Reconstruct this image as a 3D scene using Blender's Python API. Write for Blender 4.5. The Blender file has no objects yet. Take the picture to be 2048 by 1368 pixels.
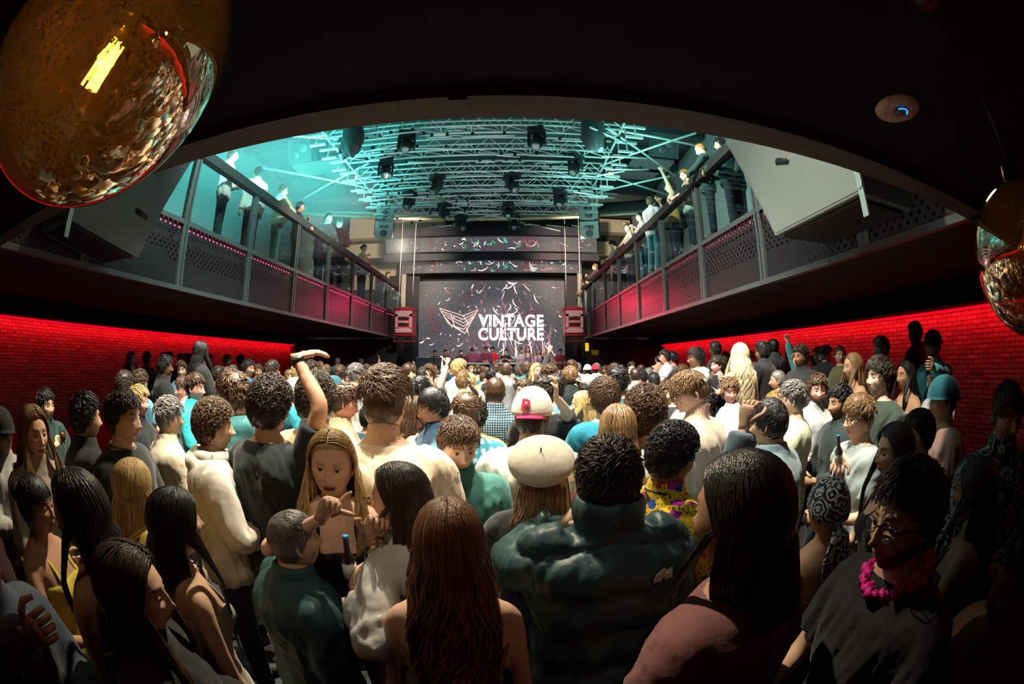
import bpy, math, random
import numpy as np
from mathutils import Vector, Matrix
R = math.radians
SC = bpy.context.scene
COL = SC.collection
# ------------------------------------------------------------------ camera, world, lights, exposure
CAM = np.array([0.0, 0.0, 1.9]); FPX = 880.0; PITCH = R(2.5); YAW = R(0.5)
cd = bpy.data.cameras.new('camera'); cd.type = 'PANO'
cd.panorama_type = 'FISHEYE_EQUISOLID'; cd.fisheye_lens = FPX / 2048 * 36; cd.fisheye_fov = R(180)
cd.sensor_width = 36; cd.sensor_fit = 'HORIZONTAL'; cd.clip_start = .02; cd.clip_end = 200
cam = bpy.data.objects.new('camera', cd); COL.objects.link(cam)
cam.location = CAM; cam.rotation_euler = (R(90) + PITCH, 0, -YAW); SC.camera = cam
SC.view_settings.view_transform = 'Standard'; SC.view_settings.look = 'None'
SC.view_settings.gamma = 1; SC.view_settings.use_curve_mapping = False; SC.view_settings.exposure = 0.0
w = bpy.data.worlds.new('night'); SC.world = w; w.use_nodes = True
w.node_tree.nodes['Background'].inputs[0].default_value = (.5, .55, .6, 1)
w.node_tree.nodes['Background'].inputs[1].default_value = .005
cy = SC.cycles
cy.max_bounces = 5; cy.diffuse_bounces = 2; cy.glossy_bounces = 3; cy.transmission_bounces = 4
cy.transparent_max_bounces = 10; cy.volume_bounces = 0; cy.caustics_reflective = False; cy.caustics_refractive = False
cy.sample_clamp_indirect = 4; cy.use_denoising = True; cy.use_adaptive_sampling = True; cy.adaptive_threshold = .07; cy.adaptive_min_samples = 12

def light(kind, name, loc, tgt, power, color, **kw):
    d = bpy.data.lights.new(name, kind); d.energy = power; d.color = color
    for k, v in kw.items(): setattr(d, k, v)
    o = bpy.data.objects.new(name, d); COL.objects.link(o); o.location = loc
    dr = Vector(tgt) - Vector(loc)
    o.rotation_euler = dr.to_track_quat('-Z', 'Y').to_euler(); return o
def spot(name, loc, tgt, power, color, size, blend=.4, rad=.08):
    return light('SPOT', name, loc, tgt, power, color, spot_size=R(size), spot_blend=blend, shadow_soft_size=rad)
WARM = (1.0, .86, .62); TEAL = (.12, .85, .80); RED = (1.0, .02, .03)
def area(name, loc, tgt, power, color, sx, sy):   # long side runs along the hall (world Y)
    o = light('AREA', name, loc, tgt, power, color, shape='RECTANGLE', size=sx, size_y=sy); z = (Vector(loc) - Vector(tgt)).normalized(); y = Vector((0, 1, 0)); y = (y - z * y.dot(z)).normalized()
    o.rotation_euler = Matrix((y.cross(z), y, z)).transposed().to_euler(); return o
# washes from the rear balcony front and the rig, over the dance floor
spot('front_wash', (-.5, 1.75, 7.2), (-.3, 3.2, 1.6), 3300, (1, .90, .70), 85, .6)
spot('front_wash', (.9, 2.2, 7.2), (.6, 2.8, 1.6), 1800, (1, .93, .75), 90, .6)
spot('rig_backlight', (-1.2, 4.6, 6.6), (-1.15, 1.15, 1.5), 2000, (1, .84, .58), 40, .6)
spot('mid_wash', (-1.5, 4.6, 7.3), (-.8, 6.2, 1.6), 4400, (1, .94, .84), 100, .7)
spot('mid_wash', (.6, 8.0, 6.2), (-.2, 10.5, 1.6), 4300, (1, .94, .88), 100, .7)
spot('side_wash', (3.0, 2.4, 7.3), (4.0, 4.2, 1.7), 1500, (.95, 1, .85), 70, .6)
spot('side_wash', (-4.3, 2.4, 7.3), (-3.9, 3.4, 1.7), 1300, WARM, 80, .7)
# added unseen spots under the rear balcony, brightening the nearest people
spot('added_front_spot', (-1.35, .30, 2.86), (-1.15, 1.15, 1.2), 5, (1, .72, .38), 95, .7, .05)
spot('added_front_spot', (-.35, .34, 2.86), (-.50, 1.5, 1.45), 15, (1, .86, .64), 48, .7, .05)
spot('added_front_spot', (.9, .62, 2.86), (1.25, 1.8, 1.4), 3, (.95, .95, .8), 70, .7, .05)
spot('added_front_spot', (.1, .66, 2.86), (.20, 1.4, 1.4), 6, (.8, 1, .9), 42, .7, .05)
# coloured light in the upper hall; upward area lamps are added, without fittings
area('teal_wash', (-5.0, 8.5, 5.6), (-6.0, 8, 9.7), 1250, TEAL, 2, 8)
area('teal_wash', (2.4, 9, 5.8), (4.0, 9, 9.7), 230, (.25, .9, .8), 1.5, 7)
area('rig_wash', (-.8, 9.6, 4.6), (-.8, 10.8, 8), 110, (.62, 1, .96), 5, 5)
spot('balcony_wash', (-2.0, 5.0, 7.2), (-5.6, 5.6, 4.6), 1500, (.55, 1, .92), 75, .8, .15)  # balcony spots are added to brighten the people and wall up there
spot('balcony_wash', (-2.2, 9.5, 6.2), (-5.4, 9.5, 4.8), 900, (1, .9, .75), 70, .8, .15)
spot('balcony_wash', (-.2, 5.0, 7.2), (3.9, 6.2, 4.8), 2000, (.92, 1, .85), 75, .8, .15)
spot('balcony_wash', (-.2, 10, 6.2), (3.9, 11, 4.8), 900, (1, .88, .72), 70, .8, .15)
spot('far_wash', (-3.8, 15.0, 6.0), (-6.5, 22, 7.6), 1800, (1, .85, .64), 90, .8, .2)
spot('far_wash', (2.4, 15.0, 6.0), (4.8, 22, 7.6), 1500, (1, .85, .64), 90, .8, .2)
spot('red_wash', (-2.2, 17.2, 4.2), (-4.9, 15.4, 3.2), 260, (1, .03, .16), 100, .8, .2)
spot('red_wash', (.9, 17.2, 4.2), (3.4, 15.0, 3.2), 420, (1, .02, .08), 100, .8, .2)
spot('stage_wash', (-.8, 15.5, 6.4), (-.6, 19.9, 2.2), 1400, (1, .75, .8), 60, .7)  # added spot, lifts the dark figures on stage
for x_ in (-4.3, 2.7): spot('speaker_wash', (-.8 + .4 * x_, 13.0, 4.6), (x_, 18, 3.5), 700, (1, .42, .40), 16, .5)  # added spots to brighten the hung stage speakers
spot('red_beam', (.8, 14.6, 6.6), (2.0, 18.7, 6.3), 500, (1, .01, .04), 26, .6, .1)
for sx, x in ((-1, -9.68), (1, 6.58)):
    area('wall_wash', (x, 8.5, 2.54), (x + sx * .05, 8.5, 1.6), 135, (1, .004, .012), .06, 19)

# ------------------------------------------------------------------ pixel -> ray (the photo's fisheye)
def ray(px, py):
    dx = px - 1024.; dy = 684. - py; r = math.hypot(dx, dy) + 1e-9
    th = 2 * math.asin(min(r / (2 * FPX), 1)); v = np.array([math.sin(th) * dx / r, math.cos(th), math.sin(th) * dy / r])
    c, s = math.cos(PITCH), math.sin(PITCH); v = np.array([v[0], c * v[1] - s * v[2], s * v[1] + c * v[2]])
    c, s = math.cos(YAW), math.sin(YAW); return np.array([c * v[0] + s * v[1], -s * v[0] + c * v[1], v[2]])
def hit(px, py, axis, val):
    v = ray(px, py); t = (val - CAM[axis]) / v[axis]; return CAM + v * t
def dist(px, py, size, real=.262):
    r = math.hypot(px - 1024, 684 - py); th = 2 * math.asin(min(r / (2 * FPX), .999))
    return real * FPX / math.cos(th / 2) / size

# ------------------------------------------------------------------ materials
MATS = {}
def nt(name):
    m = bpy.data.materials.new(name); m.use_nodes = True; t = m.node_tree
    return m, t, t.nodes['Principled BSDF']
def N(t, kind, **kw):
    n = t.nodes.new('ShaderNode' + kind)
    for k, v in kw.items():
        if k.startswith('i_'): n.inputs[int(k[2:])].default_value = v
        else: setattr(n, k, v)
    return n
def c4(c): return (c[0], c[1], c[2], 1)
def mat(name, color, rough=.6, metal=0, spec=.5, emit=None, estr=0, bump=0, bscale=60, noise=0, coat=0):
    key = (name, tuple(color), rough, metal, estr)
    if key in MATS: return MATS[key]
    m, t, b = nt(name); b.inputs['Base Color'].default_value = c4(color)
    b.inputs['Roughness'].default_value = rough; b.inputs['Metallic'].default_value = metal
    b.inputs['Specular IOR Level'].default_value = spec; b.inputs['Coat Weight'].default_value = coat
    if emit: b.inputs['Emission Color'].default_value = c4(emit); b.inputs['Emission Strength'].default_value = estr
    tc = N(t, 'TexCoord'); nz = N(t, 'TexNoise'); nz.inputs['Scale'].default_value = bscale; nz.inputs['Detail'].default_value = 4
    t.links.new(tc.outputs['Object'], nz.inputs['Vector'])
    if noise or not bump:
        mx = N(t, 'Mix', data_type='RGBA'); a = noise or .12
        mx.inputs[6].default_value = c4([x * (1 - a) for x in color]); mx.inputs[7].default_value = c4([min(1, x * (1 + a)) for x in color])
        t.links.new(nz.outputs[0], mx.inputs[0]); t.links.new(mx.outputs[2], b.inputs['Base Color'])
    if bump:
        bp = N(t, 'Bump'); bp.inputs['Strength'].default_value = bump; bp.inputs['Distance'].default_value = .01
        t.links.new(nz.outputs[0], bp.inputs['Height']); t.links.new(bp.outputs[0], b.inputs['Normal'])
    MATS[key] = m; return m
def attr_mat(name, color, rough, spec, kind):
    key = (kind, name, tuple(color))
    if key in MATS: return MATS[key]
    m, t, b = nt(name); at = N(t, 'Attribute', attribute_name='Col')
    mx = N(t, 'Mix', data_type='RGBA', blend_type='MULTIPLY'); mx.inputs[0].default_value = 1
    mx.inputs[6].default_value = c4(color); t.links.new(at.outputs['Color'], mx.inputs[7])
    t.links.new(mx.outputs[2], b.inputs['Base Color']); b.inputs['Roughness'].default_value = rough
    b.inputs['Specular IOR Level'].default_value = spec
    tc = N(t, 'TexCoord'); nz = N(t, 'TexNoise'); t.links.new(tc.outputs['Object'], nz.inputs['Vector'])
    bp = N(t, 'Bump')
    if kind == 'hair':
        mp = N(t, 'Mapping'); mp.inputs['Scale'].default_value = (260, 260, 30); t.links.new(tc.outputs['Object'], mp.inputs[0])
        t.links.new(mp.outputs[0], nz.inputs['Vector']); nz.inputs['Scale'].default_value = 1; bp.inputs['Strength'].default_value = .6
        bp.inputs['Distance'].default_value = .003
    else:
        nz.inputs['Scale'].default_value = 180; bp.inputs['Strength'].default_value = .12; bp.inputs['Distance'].default_value = .002
        b.inputs['Subsurface Weight'].default_value = 0
    t.links.new(nz.outputs[0], bp.inputs['Height']); t.links.new(bp.outputs[0], b.inputs['Normal'])
    MATS[key] = m; return m
def cloth(color, pat='plain', c2=(0, 0, 0), rough=.85, scale=1.):
    key = ('cloth', tuple(color), pat, tuple(c2), rough)
    if key in MATS: return MATS[key]
    m, t, b = nt(pat + '_cloth'); b.inputs['Roughness'].default_value = rough; b.inputs['Specular IOR Level'].default_value = .3
    b.inputs['Sheen Weight'].default_value = .15 if rough > .6 else 0
    L = t.links.new; tc = N(t, 'TexCoord')
    nz = N(t, 'TexNoise'); nz.inputs['Scale'].default_value = 7; nz.inputs['Detail'].default_value = 5; L(tc.outputs['Object'], nz.inputs['Vector'])
    wv = N(t, 'TexNoise'); wv.inputs['Scale'].default_value = 420; L(tc.outputs['Object'], wv.inputs['Vector'])
    b1 = N(t, 'Bump'); b1.inputs['Strength'].default_value = .55; b1.inputs['Distance'].default_value = .02; L(nz.outputs[0], b1.inputs['Height'])
    b2 = N(t, 'Bump'); b2.inputs['Strength'].default_value = .25; b2.inputs['Distance'].default_value = .002; L(wv.outputs[0], b2.inputs['Height'])
    L(b1.outputs[0], b2.inputs['Normal']); L(b2.outputs[0], b.inputs['Normal'])
    mx = N(t, 'Mix', data_type='RGBA'); mx.inputs[6].default_value = c4(color); mx.inputs[7].default_value = c4(c2); L(mx.outputs[2], b.inputs['Base Color'])
    def ramp(src, lo, hi):
        r = N(t, 'MapRange'); r.inputs[1].default_value = lo; r.inputs[2].default_value = hi; L(src, r.inputs[0]); return r.outputs[0]
    def wave(direction, sc, lo, hi):
        wn = N(t, 'TexWave', wave_type='BANDS', bands_direction=direction); wn.inputs['Scale'].default_value = sc
        L(tc.outputs['Object'], wn.inputs['Vector']); return ramp(wn.outputs['Fac'], lo, hi)
    if pat == 'plain':
        mx.inputs[7].default_value = c4([x * .82 for x in color]); L(nz.outputs[0], mx.inputs[0])
    elif pat in ('check', 'flannel'):
        s = 17 if pat == 'check' else 6
        a1, a2 = wave('X', s, .35, .65), wave('Z', s, .35, .65)
        mm = N(t, 'Math', operation='MAXIMUM' if pat == 'check' else 'MULTIPLY'); L(a1, mm.inputs[0]); L(a2, mm.inputs[1]); L(mm.outputs[0], mx.inputs[0])
    elif pat == 'stripe':
        L(wave('Z', 12, .45, .55), mx.inputs[0])
    elif pat == 'blotch':
        v = N(t, 'TexNoise'); v.inputs['Scale'].default_value = 16; v.inputs['Distortion'].default_value = 2.5; L(tc.outputs['Object'], v.inputs['Vector'])
        L(ramp(v.outputs[0], .50, .56), mx.inputs[0])
    elif pat == 'floral':
        v = N(t, 'TexVoronoi'); v.inputs['Scale'].default_value = 26; L(tc.outputs['Object'], v.inputs['Vector'])
        cr = N(t, 'ValToRGB'); cr.color_ramp.interpolation = 'CONSTANT'; e = cr.color_ramp.elements
        e[0].color = (.85, .5, .01, 1); e[1].position = .62; e[1].color = (.95, .62, .03, 1)
        for p_, c_ in ((.74, (.75, .02, .02, 1)), (.84, (.55, .01, .45, 1)), (.92, (.02, .02, .02, 1)), (.97, (.02, .08, .5, 1))):
            q = e.new(p_); q.color = c_
        sp = N(t, 'SeparateColor'); L(v.outputs['Color'], sp.inputs[0]); L(sp.outputs[0], cr.inputs[0])
        v2 = N(t, 'TexNoise'); v2.inputs['Scale'].default_value = 38; v2.inputs['Distortion'].default_value = 3; L(tc.outputs['Object'], v2.inputs['Vector'])
        L(ramp(v2.outputs[0], .55, .60), mx.inputs[0]); L(cr.outputs[0], mx.inputs[6]); mx.inputs[7].default_value = (.02, .015, .01, 1)
    elif pat == 'paisley':
        v = N(t, 'TexVoronoi', distance='EUCLIDEAN'); v.inputs['Scale'].default_value = 17; L(tc.outputs['Object'], v.inputs['Vector'])
        dn = N(t, 'TexNoise'); dn.inputs['Scale'].default_value = 30; dn.inputs['Distortion'].default_value = 2; L(tc.outputs['Object'], dn.inputs['Vector'])
        s = N(t, 'Math', operation='MULTIPLY_ADD'); s.inputs[1].default_value = 22; L(v.outputs['Distance'], s.inputs[0]); d5 = N(t, 'Math', operation='MULTIPLY'); d5.inputs[1].default_value = 9; L(dn.outputs[0], d5.inputs[0]); L(d5.outputs[0], s.inputs[2])
        sn = N(t, 'Math', operation='SINE'); L(s.outputs[0], sn.inputs[0]); L(ramp(sn.outputs[0], .1, .3), mx.inputs[0])
    elif pat == 'sequin':
        v = N(t, 'TexVoronoi'); v.inputs['Scale'].default_value = 130; L(tc.outputs['Object'], v.inputs['Vector']); L(v.outputs['Color'], b2.inputs['Height'])
        sp = N(t, 'SeparateColor'); L(v.outputs['Color'], sp.inputs[0]); L(ramp(sp.outputs[1], .5, .8), mx.inputs[0]); b.inputs['Metallic'].default_value = .8; b.inputs['Roughness'].default_value = .25
    MATS[key] = m; return m

# ------------------------------------------------------------------ mesh building
class MB:
    def __init__(s): s.V = []; s.F = []; s.C = []; s.n = 0
    def add(s, V, F, col=None, mi=0):
        V = np.asarray(V, float).reshape(-1, 3); s.V.append(V)
        for f in (F if isinstance(F, list) else [F]):
            f = np.asarray(f, int)
            if len(f): s.F.append((f + s.n, mi))
        c = np.ones((len(V), 3)) if col is None else np.broadcast_to(np.asarray(col, float), (len(V), 3))
        s.C.append(c); s.n += len(V); return s
    def box(s, c, d, rot=None, mi=0, bev=0):
        x, y, z = np.array(d) / 2.
        P = np.array([(a * x, b * y, e * z) for a in (-1, 1) for b in (-1, 1) for e in (-1, 1)])
        F = np.array([(0, 1, 3, 2), (4, 6, 7, 5), (0, 4, 5, 1), (2, 3, 7, 6), (0, 2, 6, 4), (1, 5, 7, 3)])
        if rot is not None: P = P @ np.array(rot).T
        return s.add(P + np.array(c), F, mi=mi)
    def tube(s, P, r, seg=8, col=None, mi=0, hint=None, caps=True):
        V, F = tube(P, r, seg, hint, caps); return s.add(V, F, col, mi)
    def arrays(s):
        return np.concatenate(s.V), [f for f, _ in s.F], np.concatenate(s.C)
    def mesh(s, name, mats, smooth=True):
        me = bpy.data.meshes.new(name); V = np.concatenate(s.V); me.vertices.add(len(V)); me.vertices.foreach_set('co', V.ravel())
        L = np.concatenate([f.ravel() for f, _ in s.F]); tot = np.concatenate([np.full(len(f), f.shape[1]) for f, _ in s.F])
        mi = np.concatenate([np.full(len(f), m) for f, m in s.F])
        me.loops.add(len(L)); me.loops.foreach_set('vertex_index', L.astype(np.int32)); me.polygons.add(len(tot))
        st = np.concatenate([[0], np.cumsum(tot)[:-1]]); me.polygons.foreach_set('loop_start', st.astype(np.int32))
        me.polygons.foreach_set('loop_total', tot.astype(np.int32)); me.polygons.foreach_set('material_index', mi.astype(np.int32))
        me.polygons.foreach_set('use_smooth', np.full(len(tot), smooth)); me.update(calc_edges=True)
        C = np.concatenate(s.C)
        if (C != 1).any() or any(m.name.startswith(('skin', 'hair', 'beard')) for m in mats):
            a = me.color_attributes.new('Col', 'FLOAT_COLOR', 'POINT'); a.data.foreach_set('color', np.hstack([C, np.ones((len(C), 1))]).ravel())
        for m in mats: me.materials.append(m)
        return me
    def build(s, name, mats, parent=None, smooth=True):
        if not isinstance(mats, (list, tuple)): mats = [mats]
        return obj(name, s.mesh(name, mats, smooth), parent)
def obj(name, data, parent=None):
    o = bpy.data.objects.new(name, data); COL.objects.link(o)
    if parent is not None: o.parent = parent
    return o
def tag(o, label=None, cat=None, group=None, kind=None):
    if label: o['label'] = label
    if cat: o['category'] = cat
    if group: o['group'] = group
    if kind: o['kind'] = kind
    return o
def empty(name, loc, rz=0, label=None, cat=None, group=None):
    o = obj(name, None); o.location = loc; o.rotation_euler = (0, 0, rz); return tag(o, label, cat, group)
def copy_tree(o, parent=None):
    c = o.copy(); COL.objects.link(c); c.parent = parent
    for ch in list(o.children): copy_tree(ch, c)
    return c
_ang = {}
def tube(P, r, seg=8, hint=None, caps=True):
    P = np.asarray(P, float); n = len(P); r = np.asarray(r, float)
    if r.ndim == 0: r = np.full(n, float(r))
    if r.ndim == 1: r = np.stack([r, r], 1)
    T = np.gradient(P, axis=0); T /= np.linalg.norm(T, axis=1)[:, None] + 1e-12
    h = np.array(hint if hint is not None else ((1, 0, 0) if abs(T[0][0]) < .8 else (0, 1, 0)), float)
    A = np.empty_like(P); u = h
    for i in range(n):
        u = u - T[i] * (u @ T[i]); u = u / (np.linalg.norm(u) + 1e-12); A[i] = u
    B = np.cross(T, A); a = np.arange(seg) * 2 * math.pi / seg
    V = P[:, None] + A[:, None] * (np.cos(a)[None, :, None] * r[:, 0][:, None, None]) + B[:, None] * (np.sin(a)[None, :, None] * r[:, 1][:, None, None])
    V = V.reshape(-1, 3); i = np.arange(n - 1)[:, None] * seg; j = np.arange(seg)[None]; k = (j + 1) % seg
    F = [np.stack([i + j, i + k, i + seg + k, i + seg + j], -1).reshape(-1, 4)]
    if caps:
        V = np.vstack([V, P[0], P[-1]]); j = np.arange(seg); k = (j + 1) % seg; b = n * seg
        F.append(np.stack([k, j, np.full(seg, b)], 1)); o = (n - 1) * seg; F.append(np.stack([o + j, o + k, np.full(seg, b + 1)], 1))
    return V, F
def grid_sphere(nu, nv):
    """directions of a closed uv sphere, poles as single points; z up"""
    ph = np.linspace(0, math.pi, nv + 2)[1:-1]; a = np.arange(nu) * 2 * math.pi / nu
    D = np.stack([np.sin(ph)[:, None] * np.cos(a), np.sin(ph)[:, None] * np.sin(a), np.cos(ph)[:, None] * np.ones(nu)], -1).reshape(-1, 3)
    D = np.vstack([D, (0, 0, 1), (0, 0, -1)]); i = np.arange(nv - 1)[:, None] * nu; j = np.arange(nu)[None]; k = (j + 1) % nu
    F = [np.stack([i + j, i + nu + j, i + nu + k, i + k], -1).reshape(-1, 4)]
    j = np.arange(nu); k = (j + 1) % nu; t = nu * nv; F.append(np.stack([j, k, np.full(nu, t)], 1))
    o = (nv - 1) * nu; F.append(np.stack([o + k, o + j, np.full(nu, t + 1)], 1)); return D, F
def tubes(P, r, seg, hint, col, mb, M=None, T=None):
    """many tubes at once: P (K, n, 3), r (K or 1, n, 2), hint (K, 3), col (K,) or (K, n, 3)"""
    P = np.asarray(P, float)
    if M is not None: P = P @ M.T + T; hint = hint @ M.T
    K, n, _ = P.shape; r = np.broadcast_to(r, (K, n, 2)); D = np.gradient(P, axis=1); D /= np.linalg.norm(D, axis=2, keepdims=True) + 1e-12
    A = np.empty_like(P); u = np.array(hint, float)
    for i in range(n): u = u - D[:, i] * (u * D[:, i]).sum(1, keepdims=True); u = u / (np.linalg.norm(u, axis=1, keepdims=True) + 1e-9); A[:, i] = u
    B = np.cross(D, A); a = np.arange(seg) * 2 * math.pi / seg; ca, sa = np.cos(a)[:, None], np.sin(a)[:, None]
    V = P[:, :, None] + A[:, :, None] * ca * r[:, :, None, :1] + B[:, :, None] * sa * r[:, :, None, 1:]; V = V.reshape(K, n * seg, 3)
    i = np.arange(n - 1)[:, None] * seg; j = np.arange(seg)[None]; k = (j + 1) % seg; F = np.stack([i + j, i + k, i + seg + k, i + seg + j], -1).reshape(-1, 4)
    F = (F[None] + (np.arange(K) * n * seg)[:, None, None]).reshape(-1, 4); c = np.asarray(col, float)
    c = np.broadcast_to(c[:, None, None], (K, n * seg, 3)) if c.ndim == 1 else np.repeat(c, seg, 1); mb.add(V.reshape(-1, 3), F, c.reshape(-1, 3))
_rm = {}; _sc2 = bpy.data.scenes.new('scratch')
def remesh(V, F, vox, smooth=2):
    key = (np.asarray(V).round(5).tobytes(), vox, smooth)
    if key in _rm: return _rm[key]
    m = MB(); m.add(V, F); me = m.mesh('tmp', [], True); o = bpy.data.objects.new('tmp', me); _sc2.collection.objects.link(o)
    md = o.modifiers.new('r', 'REMESH'); md.mode = 'VOXEL'; md.voxel_size = vox
    if smooth: sm = o.modifiers.new('s', 'SMOOTH'); sm.iterations = smooth; sm.factor = .5
    vl = _sc2.view_layers[0]; vl.update(); e = o.evaluated_get(vl.depsgraph).to_mesh()
    V = np.empty(len(e.vertices) * 3); e.vertices.foreach_get('co', V); nr = np.empty(len(e.vertices) * 3); e.vertices.foreach_get('normal', nr)
    L = np.empty(len(e.loops), np.int32); e.loops.foreach_get('vertex_index', L); tot = np.empty(len(e.polygons), np.int32); e.polygons.foreach_get('loop_total', tot)
    st = np.empty(len(e.polygons), np.int32); e.polygons.foreach_get('loop_start', st)
    Fo = [np.stack([L[st[tot == k] + q] for q in range(k)], 1) for k in (3, 4) if (tot == k).any()]
    o.to_mesh_clear(); bpy.data.objects.remove(o); bpy.data.meshes.remove(me)
    _rm[key] = (V.reshape(-1, 3), Fo, nr.reshape(-1, 3)); return _rm[key]
def rotz(a): c, s = math.cos(a), math.sin(a); return np.array([[c, -s, 0], [s, c, 0], [0, 0, 1.]])
def rotx(a): c, s = math.cos(a), math.sin(a); return np.array([[1, 0, 0], [0, c, -s], [0, s, c.real]])
def roty(a): c, s = math.cos(a), math.sin(a); return np.array([[c, 0, s], [0, 1, 0], [-s, 0, c]])
def unit(v): v = np.asarray(v, float); return v / (np.linalg.norm(v) + 1e-12)
def wob(P, rng, f, n=4):
    """smooth pseudo-noise in -1..1"""
    out = np.zeros(len(P))
    for _ in range(n):
        k = rng.normal(size=3) * f; out += np.sin(P @ k + rng.uniform(0, 6.3) + 1.3 * np.sin(P @ (rng.normal(size=3) * f * .6)))
    return out / n * 1.4
# ------------------------------------------------------------------ people
SKINS = {'fair': (.80, .54, .41), 'light': (.70, .44, .30), 'tan': (.50, .28, .17), 'olive': (.50, .28, .16), 'brown': (.26, .125, .065), 'dark': (.12, .055, .03), 'pink': (.80, .40, .32)}
HAIRS = {'black': (.012, .011, .012), 'dark': (.032, .021, .014), 'brown': (.085, .045, .022), 'auburn': (.15, .062, .022), 'lightbrown': (.20, .115, .05), 'blonde': (.50, .34, .14), 'grey': (.16, .15, .14), 'platinum': (.70, .58, .36), 'ginger': (.42, .19, .05)}
def skin_mat(k): return attr_mat('skin_' + k, SKINS[k], .60, .28, 'skin')
def hair_mat(k): return attr_mat('hair_' + k, HAIRS[k], .38, .5, 'hair')
def skull(D, grow=0.):
    n = 2.25; q = (np.abs(D) ** n).sum(1) ** (-1 / n)
    p = D * q[:, None] * np.array([.075, .097, .118]); p[:, 1] -= .003
    t = np.clip(-p[:, 2] / .118, 0, 1); p[:, 0] *= 1 - .30 * t ** 1.5
    p[:, 1] = np.where(p[:, 1] < 0, p[:, 1] * (1 - .45 * t ** 1.1), p[:, 1] * (1 - .10 * t ** 2))
    return p + D * grow
def head_mesh(mb, M, T, hi, lips, brow, beard, fem):
    nu, nv = ((104, 84), (56, 44), (24, 18))[hi]
    D, F = grid_sphere(nu, nv); a = np.arctan2(D[:, 0], D[:, 1]); s = np.hypot(D[:, 0], D[:, 1])
    a = a - .38 * np.sin(a); D = np.stack([s * np.sin(a), s * np.cos(a), D[:, 2]], 1)
    F = [f[:, ::-1] for f in F]
    p = skull(D); x, z = p[:, 0], p[:, 2]; fr = np.clip(D[:, 1] * 2.2 - .1, 0, 1)
    g = lambda x0, z0, sx, sz: np.exp(-((x - x0) / sx) ** 2 - ((z - z0) / sz) ** 2)
    g2 = lambda x0, z0, sx, sz: g(x0, z0, sx, sz) + g(-x0, z0, sx, sz)
    ns = .85 if fem else 1
    dy = ns * (.023 * g(0, -.032, .011, .012) + .013 * g(0, -.010, .008, .022) + .006 * g2(.012, -.036, .007, .007)) - .013 * g2(.031, .006, .017, .013)
    dy += .005 * g2(.028, .031, .022, .009) * (.5 if fem else 1) + .008 * g(0, -.058, .019, .0055) + .008 * g(0, -.070, .016, .006) - .005 * g(0, -.0635, .022, .0028)
    dy += .009 * g(0, -.101, .02, .014) + .005 * g2(.046, -.02, .02, .022) - .003 * g(0, -.083, .02, .006) - .004 * g2(.05, -.06, .02, .02)
    p[:, 1] += dy * fr
    C = np.ones((len(p), 3))
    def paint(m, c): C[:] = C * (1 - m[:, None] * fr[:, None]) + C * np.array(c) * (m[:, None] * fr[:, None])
    paint(np.clip(1.6 * np.exp(-(x / .021) ** 4 - ((z + .0635) / .0085) ** 4), 0, 1), lips)
    paint(np.clip(1.5 * np.exp(-((np.abs(x) - .031) / .02) ** 4 - ((z - .030 + .10 * (np.abs(x) - .036)* np.sign(np.abs(x) - .036)) / .0045) ** 2), 0, 1), brow)
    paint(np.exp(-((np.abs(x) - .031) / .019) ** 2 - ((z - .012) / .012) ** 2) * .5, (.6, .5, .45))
    if beard:
        m = np.clip((-.050 - z + .75 * np.clip(np.abs(x) - .038, 0, 1)) / .012, 0, 1) * (1 - np.exp(-(x / .022) ** 4 - ((z + .0635) / .008) ** 4)) * np.clip(D[:, 1] * 5 + .8, 0, 1)
        C *= (1 - m[:, None]) + m[:, None] * np.array([.30, .27, .26]) * (1 if beard is True else beard)
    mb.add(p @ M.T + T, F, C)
    for sd in (-1, 1):      # ears and upper eyelids
        E, Fe = grid_sphere(12, 8); e = E * np.array([.0075, .016, .027]); e[:, 0] += .010 * np.clip(-e[:, 1] / .018, -1, 1) - .006 * np.exp(-(E[:, 1] ** 2 + E[:, 2] ** 2) * 5) * (E[:, 0] > 0)
        e = e @ rotx(.2).T; e[:, 0] += .0735; e[:, 1] -= .010; e[:, 2] -= .006; e[:, 0] *= sd
        mb.add(e @ M.T + T, Fe if sd > 0 else [f[:, ::-1] for f in Fe], (.95, .85, .82))
        if hi < 2:
            E, Fe = grid_sphere(24, 16); k = E[:, 2] <= .30; E[:, 2] = np.maximum(E[:, 2], .30)
            mb.add((E * .0142 + np.array([sd * .031, .0745, .005])) @ M.T + T, Fe, np.where(k[:, None], (.10, .08, .07), (.82, .70, .66)))
def eye_mesh(M, T, sd):
    m = MB(); E, F = grid_sphere(20, 14); mi = E @ np.array([0, 0, 1.])
    E = E @ rotx(-math.pi / 2).T; P = (E * .0128 + np.array([sd * .031, .0745, .005])) @ M.T + T
    for f in F:
        c = E[f].mean(1)[:, 1]
        for q, mm in ((c > .955, 2), ((c > .86) & (c <= .955), 1), (c <= .86, 0)):
            if q.any(): m.add(P, f[q], mi=mm)
    return m
def path(pts, rad, sub=5):
    """smooth polyline through joints"""
    pts = np.asarray(pts, float); rad = np.asarray(rad, float); n = len(pts); t = np.linspace(0, n - 1, (n - 1) * sub + 1)
    out = np.stack([np.interp(t, range(n), pts[:, k]) for k in range(3)], 1); r = np.interp(t, range(n), rad)
    for _ in range(2): out[1:-1] = out[1:-1] * .5 + (out[:-2] + out[2:]) * .25
    return out, r
def ik(S, T, a, b, hint):
    S, T = np.asarray(S, float), np.asarray(T, float); d = T - S; L = np.linalg.norm(d); m = (a + b) * .995
    if L > m: T = S + d / L * m; d = T - S; L = m
    u = d / L; c = (a * a - b * b + L * L) / (2 * L); h = math.sqrt(max(a * a - c * c, 0)); hv = np.asarray(hint, float); hv = hv - u * (hv @ u)
    return S + u * c + unit(hv) * h, T
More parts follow.
